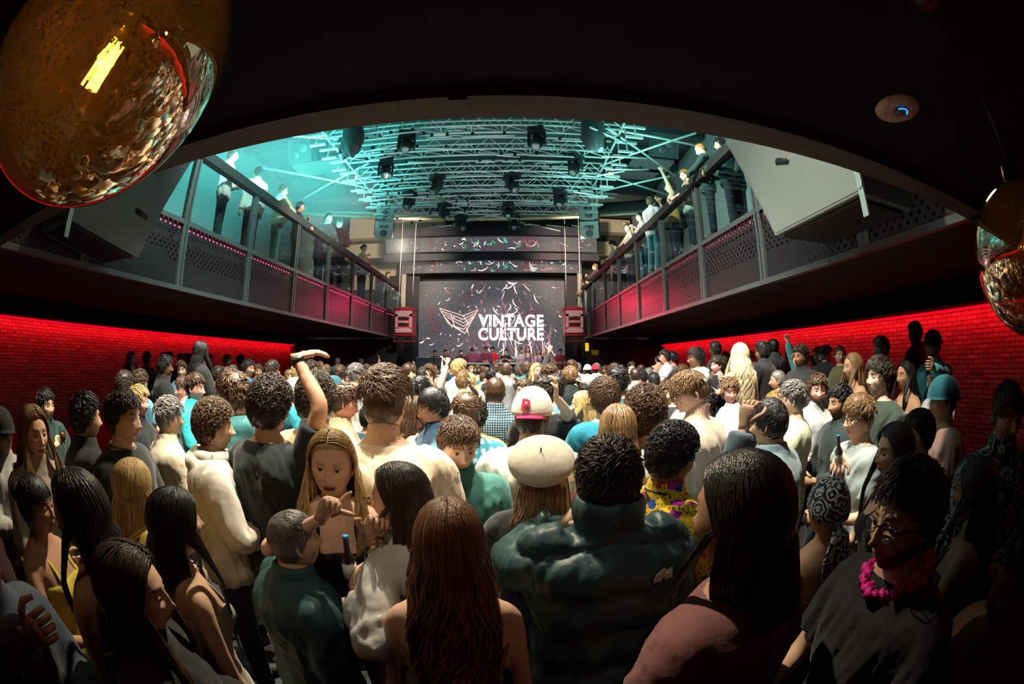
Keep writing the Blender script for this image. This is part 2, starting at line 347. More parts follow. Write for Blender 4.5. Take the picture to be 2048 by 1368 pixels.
def hand(mb, W, d, n, sd, curl=.5, point=None, s=1., spread=.12, lo=False, up=None):
    """wrist W, direction d, palm normal n; thumb on side sd; index finger kept straight when point"""
    d = unit(d); n = unit(np.asarray(n) - d * (np.asarray(n) @ d)); x = np.cross(d, n) * sd; seg = 6 if lo else 8
    P = [W - d * .02, W + d * .01, W + d * .04, W + d * .075, W + d * .092]
    mb.tube(np.array(P), np.array([[.026, .021], [.027, .017], [.036, .015], [.041, .014], [.032, .010]]) * s, 10, hint=x)
    for i, (o, l) in enumerate(((.030, .072), (.0105, .080), (-.009, .074), (-.028, .058))):
        c = curl if np.isscalar(curl) else curl[i]
        if point and i == 0: c = .08
        f = unit(d + x * spread * (1.5 - i) * .55); p = W + d * .082 + x * o * s; Q = [p]; ang = 0
        for kk, q in enumerate((.42, .32, .26)):
            ang += c * (1.25 if kk else 1.0); Q.append(Q[-1] + (f * math.cos(ang) + n * math.sin(ang)) * l * q * s)
        Q = np.array(Q); mb.tube(Q, np.array([.0092, .0086, .0076, .0052]) * s, seg, hint=x)
    c = .35 + (curl if np.isscalar(curl) else curl[0]) * .5; p = W + d * .022 + x * .026 * s
    f = unit(d * .75 + x * .7); Q = [p, p + f * .035, p + f * .06 + n * .012 * c * 2, p + unit(f + d * .5) * .078 + n * .03 * c * 2]
    mb.tube(np.array(Q), np.array([.013, .0115, .0100, .0068]) * s, seg, hint=n)
TOR = np.array([(.82, .150, .108, 0), (.90, .172, .120, -.005), (.98, .165, .115, -.005), (1.06, .152, .106, 0), (1.14, .152, .104, 0), (1.24, .168, .114, 0), (1.33, .182, .122, -.005),
                (1.40, .190, .115, -.012), (1.445, .178, .092, -.016), (1.475, .135, .074, -.016), (1.50, .088, .064, -.012), (1.53, .062, .060, -.004)])
def torso(z0, z1, th, fem, lean, bulk=1., step=.03):
    T = TOR.copy()
    if fem:
        T[:, 1] *= np.interp(T[:, 0], [.9, 1.1, 1.4, 1.5], [1.0, .84, .86, .86]); T[:, 2] *= np.interp(T[:, 0], [.9, 1.1, 1.3, 1.5], [1.03, .86, 1.0, .85])
    zs = np.arange(z0, z1 + 1e-6, step)
    w, d, y = (np.interp(zs, T[:, 0], T[:, k]) for k in (1, 2, 3)); b = 1 + (bulk - 1) * np.clip((1.52 - zs) / .15, 0, 1); w = w * b + th; d = d * b * (1 + .3 * (b - 1)) + th
    a = np.arange(28) * 2 * math.pi / 28; n = 2 / 2.5
    cx = np.sign(np.cos(a)) * np.abs(np.cos(a)) ** n; sy = np.sign(np.sin(a)) * np.abs(np.sin(a)) ** n
    V = np.stack([w[:, None] * cx, y[:, None] + d[:, None] * sy, zs[:, None] + 0 * cx], -1)
    if fem:
        f = np.exp(-((V[..., 2] - 1.28) / .06) ** 2) * (V[..., 1] > 0); V[..., 1] += .045 * f * np.exp(-((np.abs(V[..., 0]) - .075) / .05) ** 2)
    V = lean_pt(V.reshape(-1, 3), lean); m = len(zs)
    i = np.arange(m - 1)[:, None] * 28; j = np.arange(28)[None]; k = (j + 1) % 28
    F = [np.stack([i + j, i + k, i + 28 + k, i + 28 + j], -1).reshape(-1, 4)]; c0 = V[:28].mean(0); c1 = V[-28:].mean(0); V = np.vstack([V, c0, c1]); j = np.arange(28); k = (j + 1) % 28
    F += [np.stack([k, j, np.full(28, m * 28)], 1), np.stack([(m - 1) * 28 + j, (m - 1) * 28 + k, np.full(28, m * 28 + 1)], 1)]
    return V, F
def lean_pt(V, lean):
    V = np.array(V, float).reshape(-1, 3); s = np.clip((V[:, 2] - .9) / .62, 0, 1.15); V[:, 0] += lean[0] * s; V[:, 1] += lean[1] * s; return V
ARMS = {'down': ((.24, .06, .86), (0, -1, 0)), 'front': ((.10, .27, 1.12), (.6, -.5, -.6)), 'drink': ((.10, .26, 1.36), (.7, .1, -.7)), 'phone': ((.09, .34, 1.30), (.6, 0, -.8)),
        'up': ((.20, .16, 1.93), (1, .2, 0)), 'rail': ((.16, .33, 1.10), (.7, -.6, 0)), 'hip': ((.20, .02, .95), (1, -.4, 0)), 'clap': ((.03, .30, 1.30), (.8, 0, -.6))}
def arm_points(sd, pose, fem, lean, bulk=1.):
    tgt, hint = ARMS[pose] if isinstance(pose, str) else pose[:2]
    S = lean_pt([(sd * (.160 if fem else .188) * (1 + (bulk - 1) * .7), -.014, 1.41)], lean)[0]; T = np.array(tgt, float) * ((sd, 1, 1) if isinstance(pose, str) else 1)
    T = T + (np.array([lean[0] * .6, lean[1] * .6, 0]) if isinstance(pose, str) else 0); h = np.array(hint, float) * (sd, 1, 1)
    E, T = ik(S, T, .29, .255, h); I = S + np.array([-sd * .07, 0, .012]); return I, S, E, T
def cap_hair(mb, M, T, rng, style, thick, hi, hl=0.):
    nu, nv = ((64, 44), (40, 28), (22, 16))[hi]; D, F = grid_sphere(nu, nv); p0 = skull(D)
    x, y, z = p0.T; line = .062 + hl - .25 * np.abs(x) * 0
    front = (y > 0); lim = np.interp(y, [-.09, -.05, -.005, .02, .045, .075, .10], [-.075, -.070, -.025, .012, .040, .058, .064]) + hl * (y > 0)
    m = np.clip((z - lim) / .012 + .5, 0, 1); up = np.clip(D[:, 2], 0, 1); n1 = wob(D, rng, 5, 4); n2 = wob(D, rng, 16, 4)
    if style == 'buzz': t = .004 + .002 * n2
    elif style == 'curly': t = thick * (.75 + .35 * up + .12 * n1) + .006 * n2
    elif style == 'slick': t = .007 + .004 * up + .0015 * np.sin(x * 700 + 3 * n1)
    elif style == 'fade': t = .003 + thick * np.clip((D[:, 2] - .25) * 2.2, 0, 1) * (1 + .25 * n1) + .002 * n2
    else: t = thick * (.45 + .65 * up + .15 * n1) + .004 * n2
    off = np.where(m > 0, -.006 + m * (.008 + t), -.012); q = p0 + D * off[:, None]
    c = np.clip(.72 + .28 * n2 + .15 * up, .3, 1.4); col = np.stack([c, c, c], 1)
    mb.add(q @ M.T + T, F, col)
    return lambda d: skull(d) + d * (.002 + np.interp(d[:, 2], [-.6, 0, 1], [.45, .7, 1.22])[:, None] * (0 if style == 'buzz' else .011 if style == 'slick' else thick)), lim
def short_locks(mb, M, T, rng, style, thick, n, hi, hl=0.):
    surf, _ = cap_hair(mb, M, T, rng, style, thick, hi, hl)
    if style == 'buzz' or n == 0: return
    D = rng.normal(size=(n * 5, 3)); D /= np.linalg.norm(D, axis=1)[:, None]; p = skull(D)
    lim = np.interp(p[:, 1], [-.09, -.05, -.005, .02, .045, .075, .10], [-.068, -.062, -.015, .02, .05, .066, .070]) + hl * (p[:, 1] > 0)
    ok = p[:, 2] > lim
    if style == 'fade': ok &= D[:, 2] > .38
    D = D[ok][:n]; wl = unit((rng.uniform(-.3, .3), -.45, .85)); P0 = surf(D)
    K = len(D); up = np.clip(D[:, 2:], 0, None); base = rng.normal(size=(K, 3)) * .45 + (D - wl * (D @ wl)[:, None])
    if style != 'curly': base = base + np.array([.2, .9, .1]) * up
    t = base - D * (base * D).sum(1, keepdims=True); t /= np.linalg.norm(t, axis=1, keepdims=True) + 1e-9; b = np.cross(D, t)
    L = (.022 + thick * .9) * rng.uniform(.6, 1.25, (K, 1)); s = np.linspace(0, 1, 5)[None, :, None]; q = P0[:, None]; d, t_, b_, L = D[:, None], t[:, None], b[:, None], L[:, None]
    if style == 'curly':
        ph = rng.uniform(0, 6.3, (K, 1, 1)); rr = (.005 + .3 * thick * rng.uniform(.4, 1, (K, 1, 1))) * (1 if hi < 2 else 1.5); Q = q - d * .004 + t_ * (s * L * .5) + (np.cos(ph + s * 5) * b_ + np.sin(ph + s * 5) * d) * rr * .7; w = .0055
    elif style == 'slick': Q = q - d * .003 + t_ * (s * .05) - d * (.9 * s ** 2 * .018); w = .0045
    else:
        lift = (.25 + .9 * up[:, None]) * thick * .38 * rng.uniform(.3, 1.3, (K, 1, 1)); Q = q - d * .004 + t_ * (s * L) + d * (lift * np.sin(s * 2.4) - 3.6 * (s * L) ** 2) + b_ * (rng.normal(size=(K, 1, 1)) * .008 * s); w = .0058
    w *= (.44, .85, 1.6)[hi]; tubes(Q, np.array([.7, 1, .95, .7, .15])[None, :, None] * np.array([w, w * .55]), 4, b, rng.uniform(.65, 1.5, K), mb, M, T)
def long_hair(mb, My, T, rng, L, wave, vol, n, hi, tint=None, tuck=0., hl=0.):
    cap_hair(mb, My, T, rng, 'slick', .004, min(hi + 1, 2) if hi else 0, hl + .020)
    npt = (18, 12, 8)[hi]; seg = (5, 4, 4)[hi]; W = (.0042, .0068, .014)[hi]; amax = R(114 - 40 * tuck)
    # inner shell so that no gap shows
    a = np.linspace(-amax * .70, amax * .70, 22); zz = np.linspace(.03, -L * .86, 14); rows = []
    for z in zz:
        u = np.clip((.02 - z) / .2, 0, 1); rx = (.083 + vol * .8) * (1 + .18 * u) * (1 if z > -L * .6 else 1 - .25 * (-z - L * .6) / L); yb = np.interp(u, [0, 1], [.100, .142]) + vol * .6
        rows.append(np.stack([rx * np.sin(a), np.where(np.cos(a) > 0, -yb * np.cos(a) ** .7 if False else -yb * np.abs(np.cos(a)) ** .7, .07 * np.abs(np.cos(a))), np.full(22, z)], 1))
    V = np.array(rows).reshape(-1, 3); V2 = V * np.array([.88, .86, 1]); i = np.arange(13)[:, None] * 22; j = np.arange(21)[None]
    F = np.stack([i + j, i + j + 1, i + 22 + j + 1, i + 22 + j], -1).reshape(-1, 4); o = 14 * 22
    rim = [(k, k + 1, o + k + 1, o + k) for k in range(21)] + [(13 * 22 + k + 1, 13 * 22 + k, o + 13 * 22 + k, o + 13 * 22 + k + 1) for k in range(21)]
    rim += [(22 * k + 22, 22 * k, o + 22 * k, o + 22 * k + 22) for k in range(13)] + [(22 * k + 21, 22 * k + 43, o + 22 * k + 43, o + 22 * k + 21) for k in range(13)]
    mb.add(np.vstack([V, V2]) @ My.T + T, [F, F[:, ::-1] + o, np.array(rim)], (.55, .55, .55))
    PP, RR, HH, CC = [], [], [], []
    for q in range(n):
        ph = rng.uniform(-amax, amax) if q % 4 else rng.choice([-1, 1]) * rng.uniform(.72, 1) * amax; p0 = R(rng.uniform(2, 70)); g = vol * rng.uniform(.5, 1.15); p = np.linspace(p0, R(98), npt // 3)
        if abs(ph) > R(85): p = np.linspace(R(12), R(92), npt // 3)
        fb = abs(ph) / amax; yy = rng.uniform(-.55, .35) * (1 - fb) + fb * rng.uniform(.2, .74); d0 = np.array([math.copysign(rng.uniform(.02, .10), ph), yy, math.sqrt(1 - yy * yy)])
        if rng.random() < .35: d0 = unit([math.sin(ph) * .5, -.5 * math.cos(ph) + .2, .8])
        pe = R(98 if fb < .75 else 90); d1 = np.array([math.sin(pe) * math.sin(ph), -math.sin(pe) * math.cos(ph), math.cos(pe)]); tt = np.linspace(0, 1, npt // 3 + 1)[:, None]
        dd = d0 * (1 - tt) + d1 * tt + np.array([0, 0, .35]) * tt * (1 - tt); dd /= np.linalg.norm(dd, axis=1)[:, None]; top = skull(dd, .007 + g)
        top[:, 0] += .0; e = top[-1]; LL = L * rng.uniform(.72, 1.05); m = npt - npt // 3; z = np.linspace(0, 1, m + 1)[1:]; Z = e[2] - z * (LL + e[2])
        u = np.clip((.02 - Z) / .2, 0, 1); sp = 1 + .22 * u; X = e[0] * sp; fr = abs(ph) > R(85)
        Y = np.minimum(e[1] - .05 * u * abs(math.cos(ph)), -.0 + 0 * u) if not fr else e[1] + (.105 - e[1]) * u * .9
        if not fr: Y = np.where(Z < -.15, np.minimum(Y, -.118 - g), Y)
        if not fr and abs(ph) > R(65): X = X * (1 - .1 * u)
        narrow = 1 - .22 * np.clip((-Z - L * .55) / (L * .45), 0, 1); X = X * narrow
        A = wave * u * rng.uniform(.5, 1.3); f = rng.uniform(24, 34); f0 = rng.uniform(0, 6.3)
        dn = np.stack([X + A * np.sin(Z * f + f0), Y + A * .7 * np.cos(Z * f * .9 + f0 * 1.7) - (0 if fr else A * .5), Z], 1)
        P = np.vstack([top, dn]); r = W * rng.uniform(.6, 1.2) * np.interp(np.linspace(0, 1, len(P)), [0, .15, .75, 1], [.5, 1, .9, .12])
        c = rng.uniform(.6, 1.45); col = np.full((len(P), 3), c)
        if tint is not None:
            k = np.clip(-P[:, 2] / L * 1.5 - .15, 0, 1)[:, None]; col = col * (1 - k + k * np.array(tint))
        PP.append(P); RR.append(np.stack([r, r * .45], 1)); HH.append((math.cos(ph), math.sin(ph), 0)); CC.append(col)
    tubes(np.array(PP), np.array(RR), seg, np.array(HH), np.array(CC), mb, My, T)
def make_hair(style, rng, M, My, T, hi, n=None, length=.35, thick=.022, wave=.012, vol=.006, tint=None, tuck=0., hl=0.):
    m = MB(); num = (1900, 420, 110)[hi]
    if style in ('short', 'curly', 'buzz', 'slick', 'fade'): short_locks(m, M, T, rng, style, thick, n or int(num * (1.6 if style == 'curly' else 1)), hi, hl)
    elif style == 'long': long_hair(m, My, T, rng, length, wave, vol, n or (1250, 420, 90)[hi], hi, tint, tuck, hl)
    elif style == 'bun':
        short_locks(m, M, T, rng, 'slick', .01, num, hi, hl); D, F = grid_sphere(20, 14)
        m.add((D * (.045, .04, .042) * (1 + .05 * np.sin(D[:, :1] * 20 + D[:, 1:2] * 8)) + (0, -.115, .045)) @ M.T + T, F)
    elif style == 'dreads':
        cap_hair(m, M, T, rng, 'slick', .012, hi)
        for _ in range(90):
            d = unit(rng.normal(size=3) + (0, -.5, .5)); 
            if d[1] > .5 and d[2] < .5: d[1] *= -1
            t = unit(np.array([d[0], d[1] * .6, -.6])); s = np.linspace(0, 1, 7)[:, None]; P = skull(d[None], .012) + t * s * .04 + np.array([0, 0, -1]) * s ** 1.4 * .12 * (.6 + .6 * rng.random()); c = rng.uniform(.6, 1.5)
            m.tube(P @ M.T + T, .0075, 6, col=(c, c, c))
    return m
CROWD = []
def person(px=None, py=None, size=None, face=0, body=None, pitch=0, roll=0, skin='light', hair='short', hc='dark', top='tee', tc=(.3, .3, .3), pat='plain', tc2=(0, 0, 0), fem=False,
           arms=('front', 'front'), lean=(0, 0), lod=1, hi=None, label=None, group=None, hat=None, hatc=(.5, .5, .5), glasses=False, beard=False, lips=None, bulk=1., pants=(.02, .025, .04), at=None,
           floor=0., rough=.85, hk=None, seed=None, z=None, shoes=False, extra=None, curl=.7, hands=(None, None), dress=False):
    """one person; (px, py, size) is where and how large the head stands in the photograph"""
    i = len(CROWD); rng = np.random.default_rng(seed if seed is not None else 77 + i); body = face if body is None else body
    if at is None:
        d = dist(px, py, size, .252 if fem else .262)
        if z is not None: at = hit(px, py, 2, z)
        else:   # distance at which this person, scaled to reach from the floor to that head, has a head of that size
            h = ray(px, py)
            if CAM[2] + h[2] * d > 1.80 and floor == 0: floor = .34 if h[0] * d > 3 else .26 if h[0] * d < -5 else 0
            d = d * (CAM[2] - floor) / (1.635 - d * h[2])
            if floor == 0 and CAM[2] + h[2] * d > 1.86: floor = CAM[2] + h[2] * d - 1.80
            at = CAM + h * d
    at = np.array(at, float); k = (at[2] - floor) / 1.635; hi = lod if hi is None else hi; vox = (.013, .020, .030)[lod]
    if abs(((face - 0) + 180) % 360 - 180) < 50 and lod == 0: hi = 1
    hl = np.array([lean[0], lean[1] + .02, 1.635]); yaw = R(-(face - body)); My = rotz(yaw); M = My @ rotx(-R(pitch)) @ roty(R(roll))
    rz = -R(body); off = rotz(rz) @ (hl * k); org = (at[0] - off[0], at[1] - off[1], floor)
    root = empty('person', org, rz, label, 'person', group); root.scale = (k, k, k)
    loc = lambda p: rotz(-rz) @ (np.array(p) - np.array(org)) / k
    arms = [((tuple(loc(CAM + ray(q[1], q[2]) * q[3]))), q[4]) if not isinstance(q, str) and q[0] == 'px' else q for q in arms]
    lips = lips if lips is not None else ((.80, .30, .28) if fem else (.85, .55, .5)); bc = np.array(HAIRS[hc]) / np.array(SKINS[skin]) * 1.3; bc = np.clip(bc, .12, .8)
    # body ---------------------------------------------------------------
    up = MB(); V, F = torso(.82, 1.53, 0, fem, lean, bulk); up.add(V, F); A = []
    nb = lean_pt([(0, -.008, 1.50)], lean)[0]; nr = .050 if fem else .060 * (1 + (bulk - 1) * .6)
    Pn, rn = path([nb - (0, .004, .05), nb + (0, 0, .03), hl + M @ np.array([0, -.022, -.055])], [nr * 1.15, nr, nr * .95], 4); up.tube(Pn, rn, 16)
    ar = (.82 if fem else 1) * (1 + (bulk - 1) * .6)
    for sd, pose in ((-1, arms[0]), (1, arms[1])):
        I, S, E, W = arm_points(sd, pose, fem, lean, bulk); A.append((sd, I, S, E, W, pose))
        P, r = path([I, S, (S + E) / 2, E, E * .6 + W * .4, W], np.array([.062, .054, .046, .038, .037, .025]) * ar, 4); up.tube(P, r, 12)
    bm = MB(); bare = top in ('tank', 'bare', 'crop', 'tube')
    V, F, _ = remesh(*up.arrays()[:2], vox if bare else max(vox, .018), 3 if bare else 2); bm.add(V, F)
    head_mesh(bm, M, hl, hi, lips, bc, beard, fem)
    if fem is False or not dress:
        pass
    for sd in (-1, 1):
        P, r = path([(sd * .08, -.01, .86), (sd * .095, 0, .5), (sd * .10, .0, .09)], np.array([.082, .055, .036]), 4); bm.tube(P, r, 10)
    for (sd, I, S, E, W, pose), hnd in zip(A, hands):
        kw = dict(curl=curl); d = unit(W - E); n = np.array([-sd, 0, 0]) if abs(d[0]) < .8 else np.array([0, 0, -1.])
        if hnd: kw.update(hnd); d = unit(kw.pop('d', d)); n = np.array(kw.pop('n', n), float)
        hand(bm, W, d, n, kw.pop('sd', -sd if False else sd), lo=lod > 0, s=.9 if fem else 1., **kw)
    bo = bm.build('body', skin_mat(skin), root)
    # hair, eyes ---------------------------------------------------------
    if hat in ('cap', 'backcap', 'beanie'): hk = dict(thick=.006)
    if hair: make_hair(hair, rng, M, My, hl, hi if lod else lod, **(hk or {})).build('hair', hair_mat(hc), root)
    toward = math.cos(R(face)) < .35
    if toward and lod < 2 or (lod == 0 and hi == 0):
        for sd in (-1, 1): eye_mesh(M, hl, sd).build('eye', [mat('eye white', (.75, .72, .68), .3), mat('iris', (.06, .04, .03), .2), mat('pupil', (.005, .005, .005), .1)], root)
    # clothes ------------------------------------------------------------
    cm = cloth(tc, pat, tc2, rough); th = dict(tee=.014, shirt=.015, sweater=.022, jacket=.026, hoodie=.028, puffer=.045, tank=.009, crop=.009, tube=.009, blazer=.022).get(top, .012)
    z0 = .84 if top not in ('crop', 'tube') else 1.12; z1 = 1.505 if top not in ('tank', 'crop', 'tube') else 1.35
    if dress: z0 = .84
    if top == 'tube': z1 = 1.32
    t = MB()
    if top != 'bare':
        V, F = torso(z0, z1, th, fem, lean, bulk); t.add(V, F)
        if top in ('tee', 'shirt', 'sweater', 'jacket', 'hoodie', 'puffer', 'blazer'):
            ls = top != 'tee'
            for sd, I, S, E, W, pose in A:
                if ls: P, r = path([I, S, (S + E) / 2, E, E * .5 + W * .5, E * .07 + W * .93], (np.array([.062, .058, .054, .047, .044, .036]) * ar + th), 5)
                else: P, r = path([I, S, S * .42 + E * .58, S * .3 + E * .7], (np.array([.062, .056, .053, .055]) * ar + th), 5)
                t.tube(P, r, 14)
            if top in ('shirt', 'jacket', 'blazer', 'hoodie', 'puffer'):
                hgt = dict(shirt=.04, jacket=.04, blazer=.03, hoodie=.02, puffer=.085)[top]; rr = .066 + th * .8
                a_ = lean_pt([(0, -.012, 1.485)], lean)[0]; t.tube([a_, a_ + (0, .004, .02), a_ + (0, .008, .03 + hgt)], [rr + .02, rr + .004, rr - .002], 20)
            if top == 'hoodie':
                D, F = grid_sphere(18, 12); t.add(lean_pt(D * (.10, .06, .06) + (0, -.10, 1.475), lean), F)
        V, F, NR = remesh(*t.arrays()[:2], vox, 3)
        if top == 'puffer':
            zz = V[:, 2] + .15 * np.abs(V[:, 0]); s = np.abs(np.sin(zz * math.pi / .150)); V = V + NR * ((np.sqrt(s) - .72) * .036 + .005 * wob(V * (1, 1, .3), rng, 70) + .006 * wob(V, rng, 25))[:, None]
        else:
            am = dict(tee=.024, shirt=.021, sweater=.016, jacket=.020, blazer=.013, hoodie=.022).get(top, .002)
            fo = (1 - np.abs(wob(V * (1, 1, .45), rng, 22, 3))) * .6 + .4 * (1 - np.abs(wob(V * (1, 1, .35) + .3 * V[:, ::-1], rng, 45, 3))); V = V + NR * (am * (fo - .5) * np.clip((1.5 - V[:, 2]) * 8, .1, 1))[:, None]
        tm = MB(); tm.add(V, F)
        if top in ('tank', 'crop') :
            for sd in (-1, 1):
                s_ = .075; Q = lean_pt([(sd * s_ * 1.1, .115 if not fem else .125, 1.33), (sd * s_, .08, 1.42), (sd * s_ * .9, .0, 1.487), (sd * s_, -.075, 1.46), (sd * s_ * 1.1, -.128, 1.38), (sd * s_, -.125, 1.33)], lean)
                P, r = path(Q, [.012] * 6, 4); tm.tube(P, np.stack([r, r * .4], 1), 8, hint=(1, 0, 0))
        nm = dict(tee='t_shirt', shirt='shirt', sweater='sweater', jacket='jacket', hoodie='hoodie', puffer='puffer_jacket', tank='tank_top', crop='crop_top', tube='tube_top', blazer='blazer').get(top, 'top')
        tm.build(nm, cm, root)
    if dress:
        t = MB(); V, F = torso(.84, .98, .012, fem, lean, 1); P = np.array([(0, 0, .95), (0, 0, .8), (0, 0, .62)]); t.tube(P, np.array([[.175, .13], [.19, .15], [.20, .16]]), 24); t.build('skirt', cm, root)
    else:
        t = MB(); t.tube([(0, -.004, 1.0), (0, -.004, .95), (0, -.004, .86), (0, 0, .80)], [[.168, .118], [.176, .128], [.172, .125], [.12, .10]], 20)
        for sd in (-1, 1):
            P, r = path([(sd * .085, -.01, .90), (sd * .095, -.008, .5), (sd * .10, -.01, .10)], [.092, .068, .058], 4); t.tube(P, r, 12)
        t.build('trousers', cloth(pants), root)
    for sd in (-1, 1):
        s = MB(); P, r = path([(sd * .10, -.05, .055), (sd * .10, .02, .05), (sd * .105, .16, .035)], [.045, .048, .036], 4); s.tube(P, np.stack([r, r * .95], 1), 10); V = s.V[0]; V[:, 2] = np.maximum(V[:, 2], 0)
        s.build('shoe', mat('shoe leather', (.05, .05, .05), .6), root)
    if hat: make_hat(hat, hatc, M, hl, root)
    if glasses:
        g = MB()
        for sd in (-1, 1):
            a = np.linspace(0, 2 * math.pi, 17); g.tube(np.stack([sd * .032 + .024 * np.cos(a), np.full(17, .099), .004 + .019 * np.sin(a)], 1) @ M.T + hl, .002, 6, caps=False)
            g.tube(np.array([(sd * .056, .097, .010), (sd * .078, .05, .010), (sd * .080, -.01, .002)]) @ M.T + hl, .002, 6)
        g.tube(np.array([(-.009, .101, .008), (.009, .101, .008)]) @ M.T + hl, .002, 6); g.build('glasses', mat('black frame', (.01, .01, .01), .3), root)
    CROWD.append(dict(root=root, at=at, px=px, py=py, org=org, A=A, k=k, hl=hl, M=M)); 
    if extra: extra(root, A, M, hl, rng)
    return root
def make_hat(kind, c, M, T, root):
    m = MB(); D, F = grid_sphere(32, 22)
    if kind in ('cap', 'backcap'):
        s = -1 if kind == 'backcap' else 1; q = D.copy(); q[:, 2] = np.maximum(q[:, 2], -.02); p = skull(q / np.linalg.norm(q, axis=1)[:, None], .024) * (1.04, 1.04, 1.04); p[:, 2] = np.maximum(p[:, 2], .012) + .014
        m.add(p @ M.T + T, F); h = m.build('cap', cloth(c[0] if isinstance(c[0], tuple) else c), root)
        b = MB(); a = np.linspace(-1.15, 1.15, 15); r0, r1 = .095, .165; V = []
        for zt in (0, .005):
            for j in range(6):
                r = j / 5; x = np.sin(a) * (.082 + .004 * r); y = s * (np.cos(a) * .100 + r * .062 * np.cos(a * .9)); V.append(np.stack([x, y, np.full(15, .032 + zt) - .012 * r * r - .25 * x * x * 6 * r], 1))
        V = np.array(V).reshape(-1, 3); i = np.arange(5)[:, None] * 15; j = np.arange(14)[None]; f = np.stack([i + j, i + j + 1, i + 16 + j, i + 15 + j], -1).reshape(-1, 4)
        rim = [(75 + k, 76 + k, 166 + k, 165 + k) for k in range(14)]; b.add(V @ M.T + T, [f, f[:, ::-1] + 90, np.array(rim)]); b.build('brim', cloth(c[1] if isinstance(c[0], tuple) else c), h)
    elif kind == 'beret':
        p = D * (.128, .120, .062); p += (0, -.010, .105); p = p @ rotx(.80).T
        m.add(p @ M.T + T, F, 1); m.tube((np.array([(0, -.01, .160), (0, -.01, .180)]) @ rotx(.80).T) @ M.T + T, .004, 6); m.build('beret', cloth(c, rough=.95), root)
    elif kind == 'bandana':
        q = skull(D, .016); lim = np.interp(q[:, 1], [-.11, .11], [-.05, .045]); k = q[:, 2] < lim; q = np.where(k[:, None], skull(D, -.02), q); m.add(q @ M.T + T, F)
        b = m.build('bandana', cloth(c, 'paisley', (.62, .66, .62)), root); t = MB()
        for sd in (-.5, 1): t.tube(np.array([(0, -.10, -.03), (sd * .02, -.13, -.08), (sd * .035, -.135, -.17), (sd * .05, -.14, -.26)]) @ M.T + T, [[.012, .008], [.03, .008], [.045, .006], [.03, .004]], 8, hint=(1, 0, 0))
        t.build('bandana_tail', cloth(c, 'paisley', (.62, .66, .62)), b)
    elif kind == 'beanie':
        q = skull(D, .018); q = np.where((q[:, 2] < .02)[:, None], skull(D, -.02), q); m.add(q @ M.T + T, F); m.build('beanie', cloth(c), root)
# ------------------------------------------------------------------ the room
XL, XR, ZB, ZG = -4.9, 3.4, 2.87, 3.92
def st(name, mb, m, parent=None):
    o = mb.build(name, m, parent, smooth=False)
    if parent is None: o['kind'] = 'structure'
    return o
black = mat('black paint', (.006, .006, .006), .9, spec=.15); dark = mat('dark paint', (.03, .032, .032), .8); steel = mat('dark steel', (.045, .055, .055), .45, .6)
st('floor', MB().box((-1.5, 9.5, -.05), (17, 25, .1)), mat('black floor', (.01, .009, .009), .6))
st('ceiling', MB().box((-1.5, 9.8, 9.75), (17, 25.6, .1)), mat('hall ceiling', (.10, .14, .14), .9))
